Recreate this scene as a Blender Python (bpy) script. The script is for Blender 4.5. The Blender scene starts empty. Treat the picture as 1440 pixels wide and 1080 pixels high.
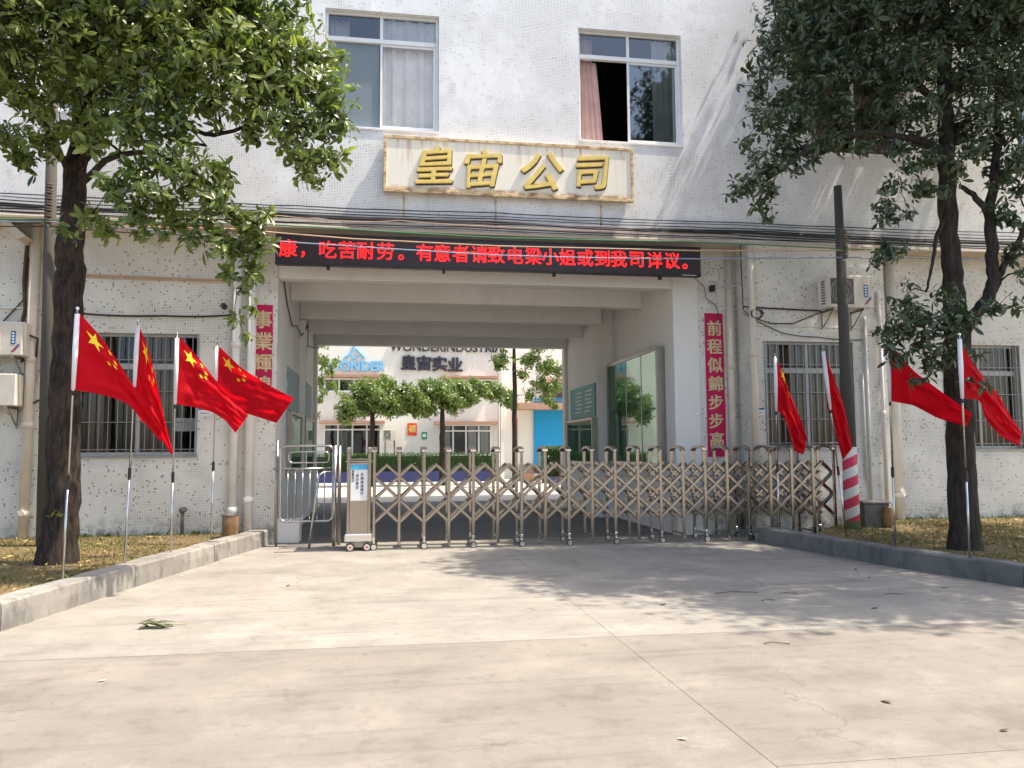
import bpy, bmesh, math, random
import numpy as np
from mathutils import Vector, Matrix

random.seed(7)
rng = np.random.default_rng(7)
C = bpy.context.scene.collection
SC = bpy.context.scene
R = math.radians

# ------------------------------------------------------------------ camera
FPX = 1126.58
YAW, PITCH, ROLL = R(9.0886), R(4.7162), R(-0.3242)
CAMZ = 1.6
_f = Vector((math.sin(YAW)*math.cos(PITCH), math.cos(YAW)*math.cos(PITCH), math.sin(PITCH)))
_r = Vector((math.cos(YAW), -math.sin(YAW), 0)); _u = _r.cross(_f)
_r2 = math.cos(ROLL)*_r + math.sin(ROLL)*_u
_u2 = -math.sin(ROLL)*_r + math.cos(ROLL)*_u
cam_d = bpy.data.cameras.new('camera'); cam = bpy.data.objects.new('camera', cam_d); C.objects.link(cam)
cam.matrix_world = Matrix(((_r2.x, _u2.x, -_f.x, 0), (_r2.y, _u2.y, -_f.y, 0), (_r2.z, _u2.z, -_f.z, CAMZ), (0, 0, 0, 1)))
cam_d.sensor_fit = 'HORIZONTAL'; cam_d.sensor_width = 36; cam_d.lens = FPX/1440*36
cam_d.clip_end = 600
SC.camera = cam

def at(px, py, Y):
    """world point on the vertical plane at distance Y for a measured image position"""
    d = (px-720)/FPX*_r2 - (py-540)/FPX*_u2 + _f
    return Vector((d.x*Y/d.y, Y, CAMZ + d.z*Y/d.y))

# ------------------------------------------------------------------ light
SUN = Vector((0.50, -0.11, 1.0)).normalized()      # towards the sun
el = math.asin(SUN.z); az = math.atan2(SUN.x, SUN.y)
w = bpy.data.worlds.new('World'); SC.world = w; w.use_nodes = True
nt = w.node_tree; nt.nodes.clear()
sky = nt.nodes.new('ShaderNodeTexSky'); sky.sky_type = 'NISHITA'; sky.sun_disc = False
sky.sun_elevation = el; sky.sun_rotation = az; sky.dust_density = 2.5; sky.air_density = 1.0; sky.ozone_density = 1.2
bg = nt.nodes.new('ShaderNodeBackground'); bg.inputs[1].default_value = 0.15
wo = nt.nodes.new('ShaderNodeOutputWorld')
hz = nt.nodes.new('ShaderNodeMix'); hz.data_type = 'RGBA'; hz.blend_type = 'MULTIPLY'; hz.inputs[0].default_value = 1.0
hz.inputs[7].default_value = (1.03, 0.99, 0.92, 1)      # hazy, whitish summer sky
nt.links.new(sky.outputs[0], hz.inputs[6]); nt.links.new(hz.outputs[2], bg.inputs[0]); nt.links.new(bg.outputs[0], wo.inputs[0])
sd = bpy.data.lights.new('sun', 'SUN'); sd.energy = 3.5; sd.angle = R(0.53); sd.color = (1.0, 0.89, 0.74)
so = bpy.data.objects.new('sun', sd); C.objects.link(so)
so.rotation_euler = SUN.to_track_quat('Z', 'Y').to_euler()
so.location = (20, -10, 40)
SC.view_settings.view_transform = 'Standard'; SC.view_settings.look = 'None'
SC.view_settings.gamma = 1.0; SC.view_settings.exposure = 1.26
try: SC.view_settings.use_curve_mapping = False
except Exception: pass
SC.render.engine = 'CYCLES'
SC.cycles.max_bounces = 8; SC.cycles.diffuse_bounces = 4; SC.cycles.glossy_bounces = 3
SC.cycles.transmission_bounces = 4; SC.cycles.transparent_max_bounces = 12

# ------------------------------------------------------------------ node materials
class NM:
    def __init__(s, name):
        s.m = bpy.data.materials.new(name); s.m.use_nodes = True
        s.t = s.m.node_tree; s.t.nodes.clear()
        s.out = s.n('ShaderNodeOutputMaterial'); s.b = s.n('ShaderNodeBsdfPrincipled')
        s.t.links.new(s.b.outputs[0], s.out.inputs[0])
    def n(s, k, **kw):
        x = s.t.nodes.new(k)
        for a, v in kw.items(): setattr(x, a, v)
        return x
    def put(s, sock, v):
        if hasattr(v, 'is_output') or isinstance(v, bpy.types.NodeSocket): s.t.links.new(v, sock)
        elif isinstance(v, tuple) and len(v) == 3 and sock.type == 'RGBA': sock.default_value = (*v, 1)
        else: sock.default_value = v
    def math(s, op, a, b=0.0, c=0.0):
        x = s.n('ShaderNodeMath', operation=op); s.put(x.inputs[0], a); s.put(x.inputs[1], b); s.put(x.inputs[2], c); return x.outputs[0]
    def mix(s, f, a, b, mode='MIX'):
        x = s.n('ShaderNodeMix', data_type='RGBA', blend_type=mode); s.put(x.inputs[0], f); s.put(x.inputs[6], a); s.put(x.inputs[7], b); return x.outputs[2]
    def coord(s): return s.n('ShaderNodeTexCoord').outputs['Object']
    def scale(s, v, sc):
        x = s.n('ShaderNodeMapping'); s.put(x.inputs[0], v); x.inputs[3].default_value = sc; return x.outputs[0]
    def noise(s, v, sc=5.0, det=4.0, rough=0.55):
        x = s.n('ShaderNodeTexNoise'); s.put(x.inputs['Vector'], v); x.inputs['Scale'].default_value = sc
        x.inputs['Detail'].default_value = det; x.inputs['Roughness'].default_value = rough; return x.outputs[0]
    def ramp(s, v, a, b, lo=0.0, hi=1.0):
        x = s.n('ShaderNodeMapRange'); x.clamp = True; s.put(x.inputs[0], v)
        x.inputs[1].default_value = a; x.inputs[2].default_value = b; x.inputs[3].default_value = lo; x.inputs[4].default_value = hi; return x.outputs[0]
    def bump(s, h, strength=0.3, dist=0.01):
        x = s.n('ShaderNodeBump'); x.inputs['Strength'].default_value = strength; x.inputs['Distance'].default_value = dist
        s.put(x.inputs['Height'], h); s.t.links.new(x.outputs[0], s.b.inputs['Normal'])
    def fin(s, col, rough=0.7, metal=0.0, spec=0.4):
        s.put(s.b.inputs['Base Color'], col); s.put(s.b.inputs['Roughness'], rough); s.put(s.b.inputs['Metallic'], metal)
        s.b.inputs['Specular IOR Level'].default_value = spec; return s.m

def plain(name, col, rough=0.6, metal=0.0, var=0.12, nsc=6.0, spec=0.4, bump=0.0):
    k = NM(name); co = k.coord(); n = k.noise(co, nsc, 5)
    f = k.ramp(n, 0.3, 0.7, 1-var, 1+var)
    c = k.mix(1.0, col, k.n('ShaderNodeCombineColor').outputs[0], 'MULTIPLY')
    cc = k.t.nodes[-1]
    comb = [x for x in k.t.nodes if x.bl_idname == 'ShaderNodeCombineColor'][0]
    for i in range(3): k.t.links.new(f, comb.inputs[i])
    if bump: k.bump(k.noise(co, nsc*8, 4), bump, 0.004)
    return k.fin(c, k.ramp(n, 0.3, 0.7, max(0.02, rough-0.08), min(1, rough+0.08)), metal, spec)

def mosaic(name, base, accents=True, grout=(0.42, 0.42, 0.40), dirt=0.25, moss=False, af=1.0, dens=0.03):
    k = NM(name); co = k.coord(); sep = k.n('ShaderNodeSeparateXYZ'); k.put(sep.inputs[0], co)
    u = k.math('ADD', sep.outputs[0], sep.outputs[1]); v = sep.outputs[2]; P = 0.0275
    us = k.math('DIVIDE', u, P); vs = k.math('DIVIDE', v, P)
    cx = k.n('ShaderNodeCombineXYZ'); k.put(cx.inputs[0], k.math('FLOOR', us)); k.put(cx.inputs[1], k.math('FLOOR', vs))
    wn = k.n('ShaderNodeTexWhiteNoise', noise_dimensions='2D'); k.put(wn.inputs['Vector'], cx.outputs[0])
    val = wn.outputs['Value']; sc = k.n('ShaderNodeSeparateColor'); k.put(sc.inputs[0], wn.outputs['Color'])
    big = k.noise(co, 0.7, 5); fine = k.noise(co, 3.0, 6)
    tile = k.mix(k.ramp(sc.outputs[0], 0, 1, 0, 0.22), base, (base[0]*0.72, base[1]*0.75, base[2]*0.76))
    if accents:
        ac = k.mix(k.math('GREATER_THAN', sc.outputs[1], 0.55), (0.20, 0.14, 0.09), (0.36, 0.20, 0.17))
        ac = k.mix(k.math('GREATER_THAN', sc.outputs[1], 0.8), ac, (0.16, 0.19, 0.19))
        tile = k.mix(k.math('MULTIPLY', k.math('LESS_THAN', val, dens), af), tile, ac)
    gx = k.math('LESS_THAN', k.math('FRACT', us), 0.16); gy = k.math('LESS_THAN', k.math('FRACT', vs), 0.16)
    g = k.math('MAXIMUM', gx, gy)
    # grout is dirtier in patches
    gd = k.mix(k.ramp(k.noise(co, 0.9, 4), 0.36, 0.60), tile, grout)
    gd = k.mix(k.ramp(fine, 0.52, 0.75), gd, (0.10, 0.10, 0.09))
    col = k.mix(g, tile, gd)
    stv = k.scale(co, (3.0, 3.0, 0.25)); st = k.noise(stv, 2.0, 6, 0.6)
    col = k.mix(k.ramp(st, 0.52, 0.8, 0, dirt), col, (0.30, 0.27, 0.22))
    col = k.mix(k.ramp(big, 0.45, 0.8, 0, dirt*0.8), col, (0.45, 0.42, 0.36))
    if moss:
        h = k.ramp(v, 0.2, 0.55, 0.85, 0.0)
        mz = k.math('MULTIPLY', h, k.ramp(k.noise(co, 5, 6, 0.7), 0.42, 0.62))
        col = k.mix(mz, col, (0.05, 0.055, 0.035))
    k.bump(k.math('SUBTRACT', 1.0, g), 0.25, 0.002)
    return k.fin(col, k.ramp(fine, 0.3, 0.7, 0.28, 0.5), 0, 0.45)

def concrete(name, a, b, sc=1.0, stain=(0.2, 0.19, 0.17), stainf=0.5, streak=(1, 1, 1), bump=0.35, rough=0.85):
    k = NM(name); co = k.scale(k.coord(), streak)
    n1 = k.noise(co, 0.55*sc, 6, 0.6); n2 = k.noise(co, 2.4*sc, 8, 0.65); n3 = k.noise(k.coord(), 40*sc, 4, 0.7); n4 = k.noise(k.coord(), 160*sc, 2)
    col = k.mix(k.ramp(n1, 0.35, 0.65), a, b)
    col = k.mix(k.ramp(n2, 0.5, 0.78, 0, stainf), col, stain)
    col = k.mix(k.ramp(k.noise(co, 1.1*sc, 5), 0.56, 0.72, 0, 0.45), col, (min(1, a[0]*1.3), min(1, a[1]*1.3), min(1, a[2]*1.3)))
    col = k.mix(k.ramp(n3, 0.55, 0.8, 0, 0.35), col, stain)
    col = k.mix(k.ramp(n4, 0.62, 0.75, 0, 0.25), col, (a[0]*0.5, a[1]*0.5, a[2]*0.5))
    k.bump(k.math('ADD', n3, n4), bump, 0.003)
    return k.fin(col, rough, 0, 0.3)

def pavement(name, a, b, seed=0.0):
    k = NM(name); co = k.coord()
    mp = k.n('ShaderNodeMapping'); k.put(mp.inputs[0], co); mp.inputs[1].default_value = (seed, seed*2, 0); c0 = mp.outputs[0]
    big = k.noise(c0, 0.35, 4, .6); med = k.noise(c0, 1.3, 7, .68); sm = k.noise(c0, 6, 6, .7); fi = k.noise(c0, 45, 5, .75); gr = k.noise(c0, 260, 2, .6)
    mp2 = k.n('ShaderNodeMapping'); k.put(mp2.inputs[0], c0); mp2.inputs[2].default_value = (0, 0, R(18)); mp2.inputs[3].default_value = (.45, 1.7, 1)
    st = k.noise(mp2.outputs[0], 1.6, 7, .7)
    mp3 = k.n('ShaderNodeMapping'); k.put(mp3.inputs[0], c0); mp3.inputs[2].default_value = (0, 0, R(-62)); mp3.inputs[3].default_value = (.22, 5, 1)
    tk = k.noise(mp3.outputs[0], 1.3, 5, .7)
    col = k.mix(k.ramp(big, .32, .68), a, b)
    col = k.mix(k.ramp(st, .47, .72, 0, .38), col, tuple(x*.66 for x in b))
    col = k.mix(k.ramp(tk, .54, .70, 0, .5), col, (b[0]*.55, b[1]*.56, b[2]*.58))
    col = k.mix(k.ramp(med, .50, .72, 0, .75), col, tuple(min(1, x*1.28) for x in a))
    col = k.mix(k.ramp(med, .46, .30, 0, .65), col, tuple(x*.62 for x in b))
    col = k.mix(k.ramp(sm, .54, .70, 0, .5), col, tuple(x*.6 for x in b))
    col = k.mix(k.ramp(fi, .56, .74, 0, .55), col, tuple(x*.45 for x in b))
    col = k.mix(k.ramp(fi, .40, .28, 0, .30), col, tuple(min(1, x*1.35) for x in a))
    col = k.mix(k.ramp(gr, .57, .70, 0, .5), col, tuple(x*.4 for x in b))
    vo = k.n('ShaderNodeTexVoronoi', feature='DISTANCE_TO_EDGE'); dv = k.n('ShaderNodeVectorMath', operation='ADD')
    nn = k.n('ShaderNodeTexNoise'); k.put(nn.inputs['Vector'], c0); nn.inputs['Scale'].default_value = 1.6; nn.inputs['Detail'].default_value = 6
    k.put(dv.inputs[0], c0); k.put(dv.inputs[1], nn.outputs['Color']); k.put(vo.inputs['Vector'], dv.outputs[0]); vo.inputs['Scale'].default_value = .42
    ck = k.math('MULTIPLY', k.math('LESS_THAN', vo.outputs['Distance'], .0035), k.ramp(big, .50, .56, 0, .32))
    col = k.mix(ck, col, tuple(x*.35 for x in b))
    k.bump(k.math('ADD', fi, k.math('MULTIPLY', gr, .6)), .55, .004)
    return k.fin(col, k.ramp(med, .3, .7, .7, .92), 0, .3)

M = {}
M['tile_up'] = mosaic('mosaic_tile_upper', (0.87, 0.875, 0.885), True, (0.34, 0.34, 0.33), dirt=0.07, af=0.32, dens=0.030)  # sun glare put into the colour: whiter base, paler accent tiles
M['tile_low'] = mosaic('mosaic_tile_lower', (0.78, 0.75, 0.68), True, (0.33, 0.31, 0.27), dirt=0.12, moss=True, af=0.8, dens=0.034)  # warm tint paints in light bounced off the concrete
M['plaster'] = concrete('painted_plaster', (0.82, 0.80, 0.77), (0.77, 0.75, 0.715), 0.7, (0.50, 0.47, 0.43), 0.32, (1, 1, 0.3), 0.15)
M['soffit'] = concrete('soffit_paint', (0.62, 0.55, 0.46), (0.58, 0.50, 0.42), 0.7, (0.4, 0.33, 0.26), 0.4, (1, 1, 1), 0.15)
M['ground'] = pavement('drive_concrete', (0.312, 0.290, 0.256), (0.266, 0.249, 0.223))
M['road'] = pavement('road_concrete', (0.246, 0.223, 0.194), (0.208, 0.190, 0.167), 13.0)
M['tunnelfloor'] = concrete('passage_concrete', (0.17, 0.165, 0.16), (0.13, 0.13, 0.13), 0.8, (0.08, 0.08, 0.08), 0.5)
M['yard'] = concrete('yard_concrete', (0.50, 0.46, 0.40), (0.44, 0.41, 0.36), 0.3, (0.33, 0.31, 0.28), 0.3)
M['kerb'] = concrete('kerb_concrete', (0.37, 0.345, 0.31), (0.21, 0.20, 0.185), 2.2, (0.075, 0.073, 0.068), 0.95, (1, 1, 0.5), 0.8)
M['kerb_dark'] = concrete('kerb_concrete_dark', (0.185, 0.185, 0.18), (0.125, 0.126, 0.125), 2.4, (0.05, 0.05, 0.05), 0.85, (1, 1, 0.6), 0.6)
M['soil'] = concrete('dry_soil', (0.20, 0.14, 0.07), (0.13, 0.105, 0.05), 2.0, (0.07, 0.05, 0.03), 0.6, (1, 1, 1), 0.9)
M['polecon'] = concrete('pole_concrete', (0.10, 0.092, 0.082), (0.075, 0.070, 0.064), 2.0, (0.08, 0.075, 0.07), 0.6, (1, 1, 0.3))
M['white'] = plain('white_aluminium', (0.80, 0.81, 0.82), 0.4, 0.0, 0.05)
M['pipe'] = plain('cream_pipe', (0.66, 0.58, 0.47), 0.4, 0, 0.1, 3)
M['pvc'] = plain('white_pvc', (0.74, 0.71, 0.66), 0.4, 0, 0.08, 3)
M['black'] = plain('black_rubber', (0.018, 0.018, 0.02), 0.5, 0, 0.2)
M['cable'] = plain('cable_sheath', (0.03, 0.03, 0.035), 0.45, 0, 0.3, 2)
M['cable_g'] = plain('green_cable', (0.04, 0.22, 0.12), 0.4)
M['cable_t'] = plain('tan_cable', (0.55, 0.38, 0.25), 0.5)
M['cable_b'] = plain('grey_blue_cable', (0.25, 0.31, 0.42), 0.4)
M['cable_w'] = plain('grey_white_cable', (0.5, 0.48, 0.45), 0.5)
M['steel'] = plain('brushed_stainless', (0.40, 0.362, 0.325), 0.15, 1.0, 0.08, 2)
M['steel_d'] = plain('dull_stainless', (0.34, 0.31, 0.28), 0.36, 1.0, 0.10, 2)
M['chrome'] = plain('chrome', (0.78, 0.78, 0.78), 0.14, 1.0, 0.05)
M['grille'] = plain('grille_steel', (0.30, 0.30, 0.30), 0.4, 0.7, 0.2)
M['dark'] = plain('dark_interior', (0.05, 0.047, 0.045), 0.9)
M['curt_w'] = plain('white_curtain', (0.62, 0.58, 0.56), 0.9, 0, 0.12, 4)
M['curt_ww'] = plain('bright_white_curtain', (0.86, 0.82, 0.81), 0.9, 0, 0.10, 4)
M['curt_p'] = plain('pink_curtain', (0.62, 0.40, 0.36), 0.9, 0, 0.15, 4)
M['frameg'] = plain('grey_aluminium', (0.42, 0.42, 0.40), 0.45, 0.2, 0.08)
M['curt_b'] = plain('brown_curtain', (0.20, 0.135, 0.10), 0.9, 0, 0.2, 3)
M['screen'] = plain('insect_screen', (0.19, 0.235, 0.27), 0.6, 0, 0.04)
M['ac'] = plain('ac_casing', (0.66, 0.61, 0.53), 0.5, 0, 0.08)
M['acgrill'] = plain('ac_grille', (0.10, 0.095, 0.09), 0.6)
M['gold'] = plain('gold_letters', (0.82, 0.60, 0.17), 0.45, 0.15, 0.12)
M['ledbox'] = plain('led_housing', (0.035, 0.022, 0.028), 0.45)
M['pot'] = plain('brown_glazed_pot', (0.20, 0.12, 0.05), 0.35, 0, 0.3, 8)
M['cement'] = concrete('cement_block', (0.16, 0.145, 0.12), (0.09, 0.085, 0.075), 2.5, (0.03, 0.03, 0.03), 0.7)
M['bluep'] = plain('blue_paint', (0.035, 0.042, 0.14), 0.6)
M['rollblue'] = plain('blue_roller', (0.01, 0.33, 0.66), 0.5, 0, 0.05)
M['terra'] = plain('terracotta_ledge', (0.42, 0.25, 0.18), 0.8)
M['farwall'] = concrete('far_wall_paint', (0.76, 0.74, 0.69), (0.70, 0.68, 0.63), 0.3, (0.55, 0.53, 0.48), 0.3, (1, 1, 0.4), 0.1)
M['farblue'] = plain('sign_blue', (0.20, 0.50, 0.78), 0.5)
M['steel_g'] = plain('grey_stainless', (0.52, 0.52, 0.53), 0.26, 1.0, 0.08, 2)
M['fardark'] = plain('sign_dark', (0.03, 0.03, 0.05), 0.5)
M['teal'] = plain('teal_print', (0.03, 0.26, 0.26), 0.5)
M['tealw'] = plain('pale_print', (0.55, 0.65, 0.62), 0.5)
M['placard'] = plain('white_placard', (0.80, 0.80, 0.80), 0.5, 0, 0.04)
M['ink'] = plain('black_ink', (0.06, 0.06, 0.07), 0.6)
M['blueband'] = plain('blue_print', (0.06, 0.42, 0.68), 0.5)
M['bluelabel'] = plain('blue_label', (0.03, 0.12, 0.35), 0.5)
M['redlabel'] = plain('red_label', (0.5, 0.03, 0.06), 0.5)
M['orange'] = plain('orange_red_paper', (0.75, 0.08, 0.02), 0.7)
M['green_s'] = plain('green_sign', (0.02, 0.30, 0.14), 0.6)
M['leafdry'] = plain('dry_leaf', (0.36, 0.27, 0.10), 0.7)
M['twig'] = plain('twig_bark', (0.10, 0.06, 0.035), 0.9)
M['poster'] = plain('pale_poster', (0.24, 0.36, 0.36), 0.6, 0, 0.35, 5)
M['yellow'] = plain('yellow_star', (0.90, 0.66, 0.02), 0.6, 0, 0.03)
M['sleeve'] = plain('white_sleeve', (0.72, 0.72, 0.76), 0.7, 0, 0.05)

def _sign():
    k = NM('rusty_sign_panel'); co = k.coord(); sep = k.n('ShaderNodeSeparateXYZ'); k.put(sep.inputs[0], co)
    st = k.noise(k.scale(co, (9, 1, 0.7)), 1.0, 5, 0.65)
    top = k.ramp(sep.outputs[2], 6.55, 7.1, 0.0, 1.0)
    low = k.ramp(sep.outputs[2], 6.12, 6.26, 1.0, 0.0)
    f = k.math('MULTIPLY', k.ramp(st, 0.52, 0.70), k.math('ADD', k.math('MULTIPLY', top, 0.9), 0.12))
    f2 = k.math('MULTIPLY', low, k.ramp(k.noise(co, 7, 5), 0.35, 0.5))
    c = k.mix(f, (0.86, 0.82, 0.72), (0.52, 0.24, 0.09)); c = k.mix(f2, c, (0.20, 0.07, 0.035))
    return k.fin(c, 0.6)
M['sign'] = _sign()
def _rust():
    k = NM('rusty_frame'); co = k.coord()
    n = k.noise(k.scale(co, (3, 3, 6)), 2.0, 7, 0.7)
    c = k.mix(k.ramp(n, 0.46, 0.62), (0.70, 0.55, 0.33), (0.30, 0.15, 0.08)); return k.fin(c, 0.6, 0.1)
M['rust'] = _rust()
def _gr():
    k = NM('red_paper'); co = k.coord(); n = k.noise(co, 3, 4)
    c = k.mix(k.ramp(n, 0.3, 0.7), (0.56, 0.006, 0.085), (0.48, 0.004, 0.065)); return k.fin(c, 0.65)
M['redpaper'] = _gr()
def _gl():
    k = NM('gold_glitter'); co = k.coord(); n = k.noise(co, 55, 3)
    c = k.mix(k.ramp(n, 0.35, 0.65), (0.78, 0.64, 0.40), (0.52, 0.40, 0.22)); return k.fin(c, 0.6, 0.2)
M['glitter'] = _gl()
def _flag():
    k = NM('red_flag_cloth'); co = k.coord()
    n = k.noise(co, 4, 3); c = k.mix(n, (0.50, 0.002, 0.010), (0.60, 0.004, 0.016))
    k.fin(c, 0.75, 0, 0.2)
    tr = k.n('ShaderNodeBsdfTranslucent'); tr.inputs[0].default_value = (0.85, 0.004, 0.02, 1)
    mx = k.n('ShaderNodeMixShader'); mx.inputs[0].default_value = 0.42
    k.t.links.new(k.b.outputs[0], mx.inputs[1]); k.t.links.new(tr.outputs[0], mx.inputs[2]); k.t.links.new(mx.outputs[0], k.out.inputs[0])
    return k.m
M['flag'] = _flag()
def _leaf(name, a, b, young, tr=0.3):
    k = NM(name); g = k.n('ShaderNodeNewGeometry'); ri = g.outputs['Random Per Island']
    c = k.mix(k.ramp(ri, 0, 1), a, b); c = k.mix(k.ramp(ri, 0.86, 0.93), c, young)
    n = k.noise(k.coord(), 0.9, 3); c = k.mix(k.ramp(n, 0.35, 0.65, 0, 0.45), c, young)
    k.fin(c, 0.30, 0, 0.55)
    t = k.n('ShaderNodeBsdfTranslucent'); k.put(t.inputs[0], k.mix(1.0, c, (1.6, 1.9, 0.7), 'MULTIPLY'))
    mx = k.n('ShaderNodeMixShader'); mx.inputs[0].default_value = tr
    k.t.links.new(k.b.outputs[0], mx.inputs[1]); k.t.links.new(t.outputs[0], mx.inputs[2]); k.t.links.new(mx.outputs[0], k.out.inputs[0])
    return k.m
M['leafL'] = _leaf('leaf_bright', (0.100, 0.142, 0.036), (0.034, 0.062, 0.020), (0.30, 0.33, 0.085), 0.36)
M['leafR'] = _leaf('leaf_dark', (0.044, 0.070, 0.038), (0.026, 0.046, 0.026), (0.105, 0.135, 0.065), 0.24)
M['leafF'] = _leaf('leaf_far', (0.13, 0.19, 0.05), (0.08, 0.125, 0.035), (0.22, 0.28, 0.08))
M['hedge'] = _leaf('leaf_hedge', (0.035, 0.085, 0.022), (0.022, 0.055, 0.015), (0.06, 0.12, 0.03))
def _grass():
    k = NM('dry_grass'); g = k.n('ShaderNodeNewGeometry'); ri = g.outputs['Random Per Island']
    n = k.noise(k.coord(), 1.2, 4)
    c = k.mix(k.ramp(n, 0.42, 0.6), (0.25, 0.20, 0.085), (0.115, 0.135, 0.045)); c = k.mix(k.ramp(ri, 0.6, 1), c, (0.16, 0.115, 0.055))
    return k.fin(c, 0.8, 0, 0.2)
M['grass'] = _grass()
def _bark(name, a, b):
    k = NM(name); co = k.scale(k.coord(), (1, 1, 0.22)); n = k.noise(co, 22, 6, 0.7); n2 = k.noise(k.coord(), 3, 4)
    c = k.mix(k.ramp(n, 0.4, 0.65), a, b); c = k.mix(k.ramp(n2, 0.55, 0.75, 0, 0.6), c, (b[0]*1.3, b[1]*1.1, b[2]))
    k.bump(n, 0.9, 0.02); return k.fin(c, 0.9, 0, 0.2)
M['bark'] = _bark('bark_dark', (0.018, 0.014, 0.012), (0.070, 0.052, 0.042))
M['barkR'] = _bark('bark_grey', (0.022, 0.019, 0.016), (0.060, 0.050, 0.042))
def glassmat(name, tint=(0.85, 0.9, 0.9), mirror=0.30, fres=0.8, gl=(0.95, 0.97, 1)):
    k = NM(name); k.t.nodes.remove(k.b)
    g = k.n('ShaderNodeBsdfGlossy'); g.inputs['Roughness'].default_value = 0.02; g.inputs[0].default_value = (*gl, 1)
    t = k.n('ShaderNodeBsdfTransparent'); t.inputs[0].default_value = (*tint, 1)
    lw = k.n('ShaderNodeFresnel'); lw.inputs[0].default_value = 1.5
    f = k.math('ADD', k.math('MULTIPLY', lw.outputs[0], fres), mirror)
    mx = k.n('ShaderNodeMixShader'); k.put(mx.inputs[0], f)
    k.t.links.new(t.outputs[0], mx.inputs[1]); k.t.links.new(g.outputs[0], mx.inputs[2]); k.t.links.new(mx.outputs[0], k.out.inputs[0])
    return k.m
M['glass'] = glassmat('window_glass', (0.80, 0.84, 0.84), 0.10)
M['glassclear'] = glassmat('clear_window_glass', (0.95, 0.96, 0.96), 0.02, .5)
M['caseglass'] = glassmat('case_glass', (0.45, 0.60, 0.52), 0.16, 0.45, (0.55, 0.68, 0.60))  # green tint puts reflected trees into the glass colour
M['glassdim'] = glassmat('dim_window_glass', (0.7, 0.72, 0.72), 0.03, 0.5)
def _led():
    k = NM('red_led_dots'); co = k.coord(); sep = k.n('ShaderNodeSeparateXYZ'); k.put(sep.inputs[0], co)
    p = 0.0195
    fx = k.math('ABSOLUTE', k.math('SUBTRACT', k.math('FRACT', k.math('DIVIDE', sep.outputs[0], p)), 0.5))
    fz = k.math('ABSOLUTE', k.math('SUBTRACT', k.math('FRACT', k.math('DIVIDE', sep.outputs[2], p)), 0.5))
    d = k.math('MAXIMUM', fx, fz); on = k.math('LESS_THAN', d, 0.42)
    k.fin((0.2, 0.0, 0.005), 0.5)
    k.b.inputs['Emission Color'].default_value = (1.0, 0.012, 0.012, 1)
    k.put(k.b.inputs['Emission Strength'], k.math('ADD', k.math('MULTIPLY', on, 1.5), 0.25)); return k.m
M['led'] = _led()
def _stripe():
    k = NM('red_white_stripes'); co = k.coord(); sep = k.n('ShaderNodeSeparateXYZ'); k.put(sep.inputs[0], co)
    a = k.math('MULTIPLY', k.math('ARCTAN2', sep.outputs[1], sep.outputs[0]), 1/(2*math.pi))
    s = k.math('FRACT', k.math('ADD', k.math('MULTIPLY', sep.outputs[2], 2.9), k.math('MULTIPLY', a, -1.0)))
    n = k.noise(co, 9, 5)
    c = k.mix(k.math('LESS_THAN', k.math('ADD', s, k.ramp(n, 0, 1, -0.03, 0.03)), 0.5), (0.62, 0.60, 0.55), (0.56, 0.04, 0.09))
    c = k.mix(k.ramp(n, 0.55, 0.75, 0, 0.5), c, (0.3, 0.28, 0.25))
    c = k.mix(k.ramp(sep.outputs[2], 0.33, 0.36, 1, 0), c, (0.13, 0.17, 0.08)); return k.fin(c, 0.7)
M['stripe'] = _stripe()

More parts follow.
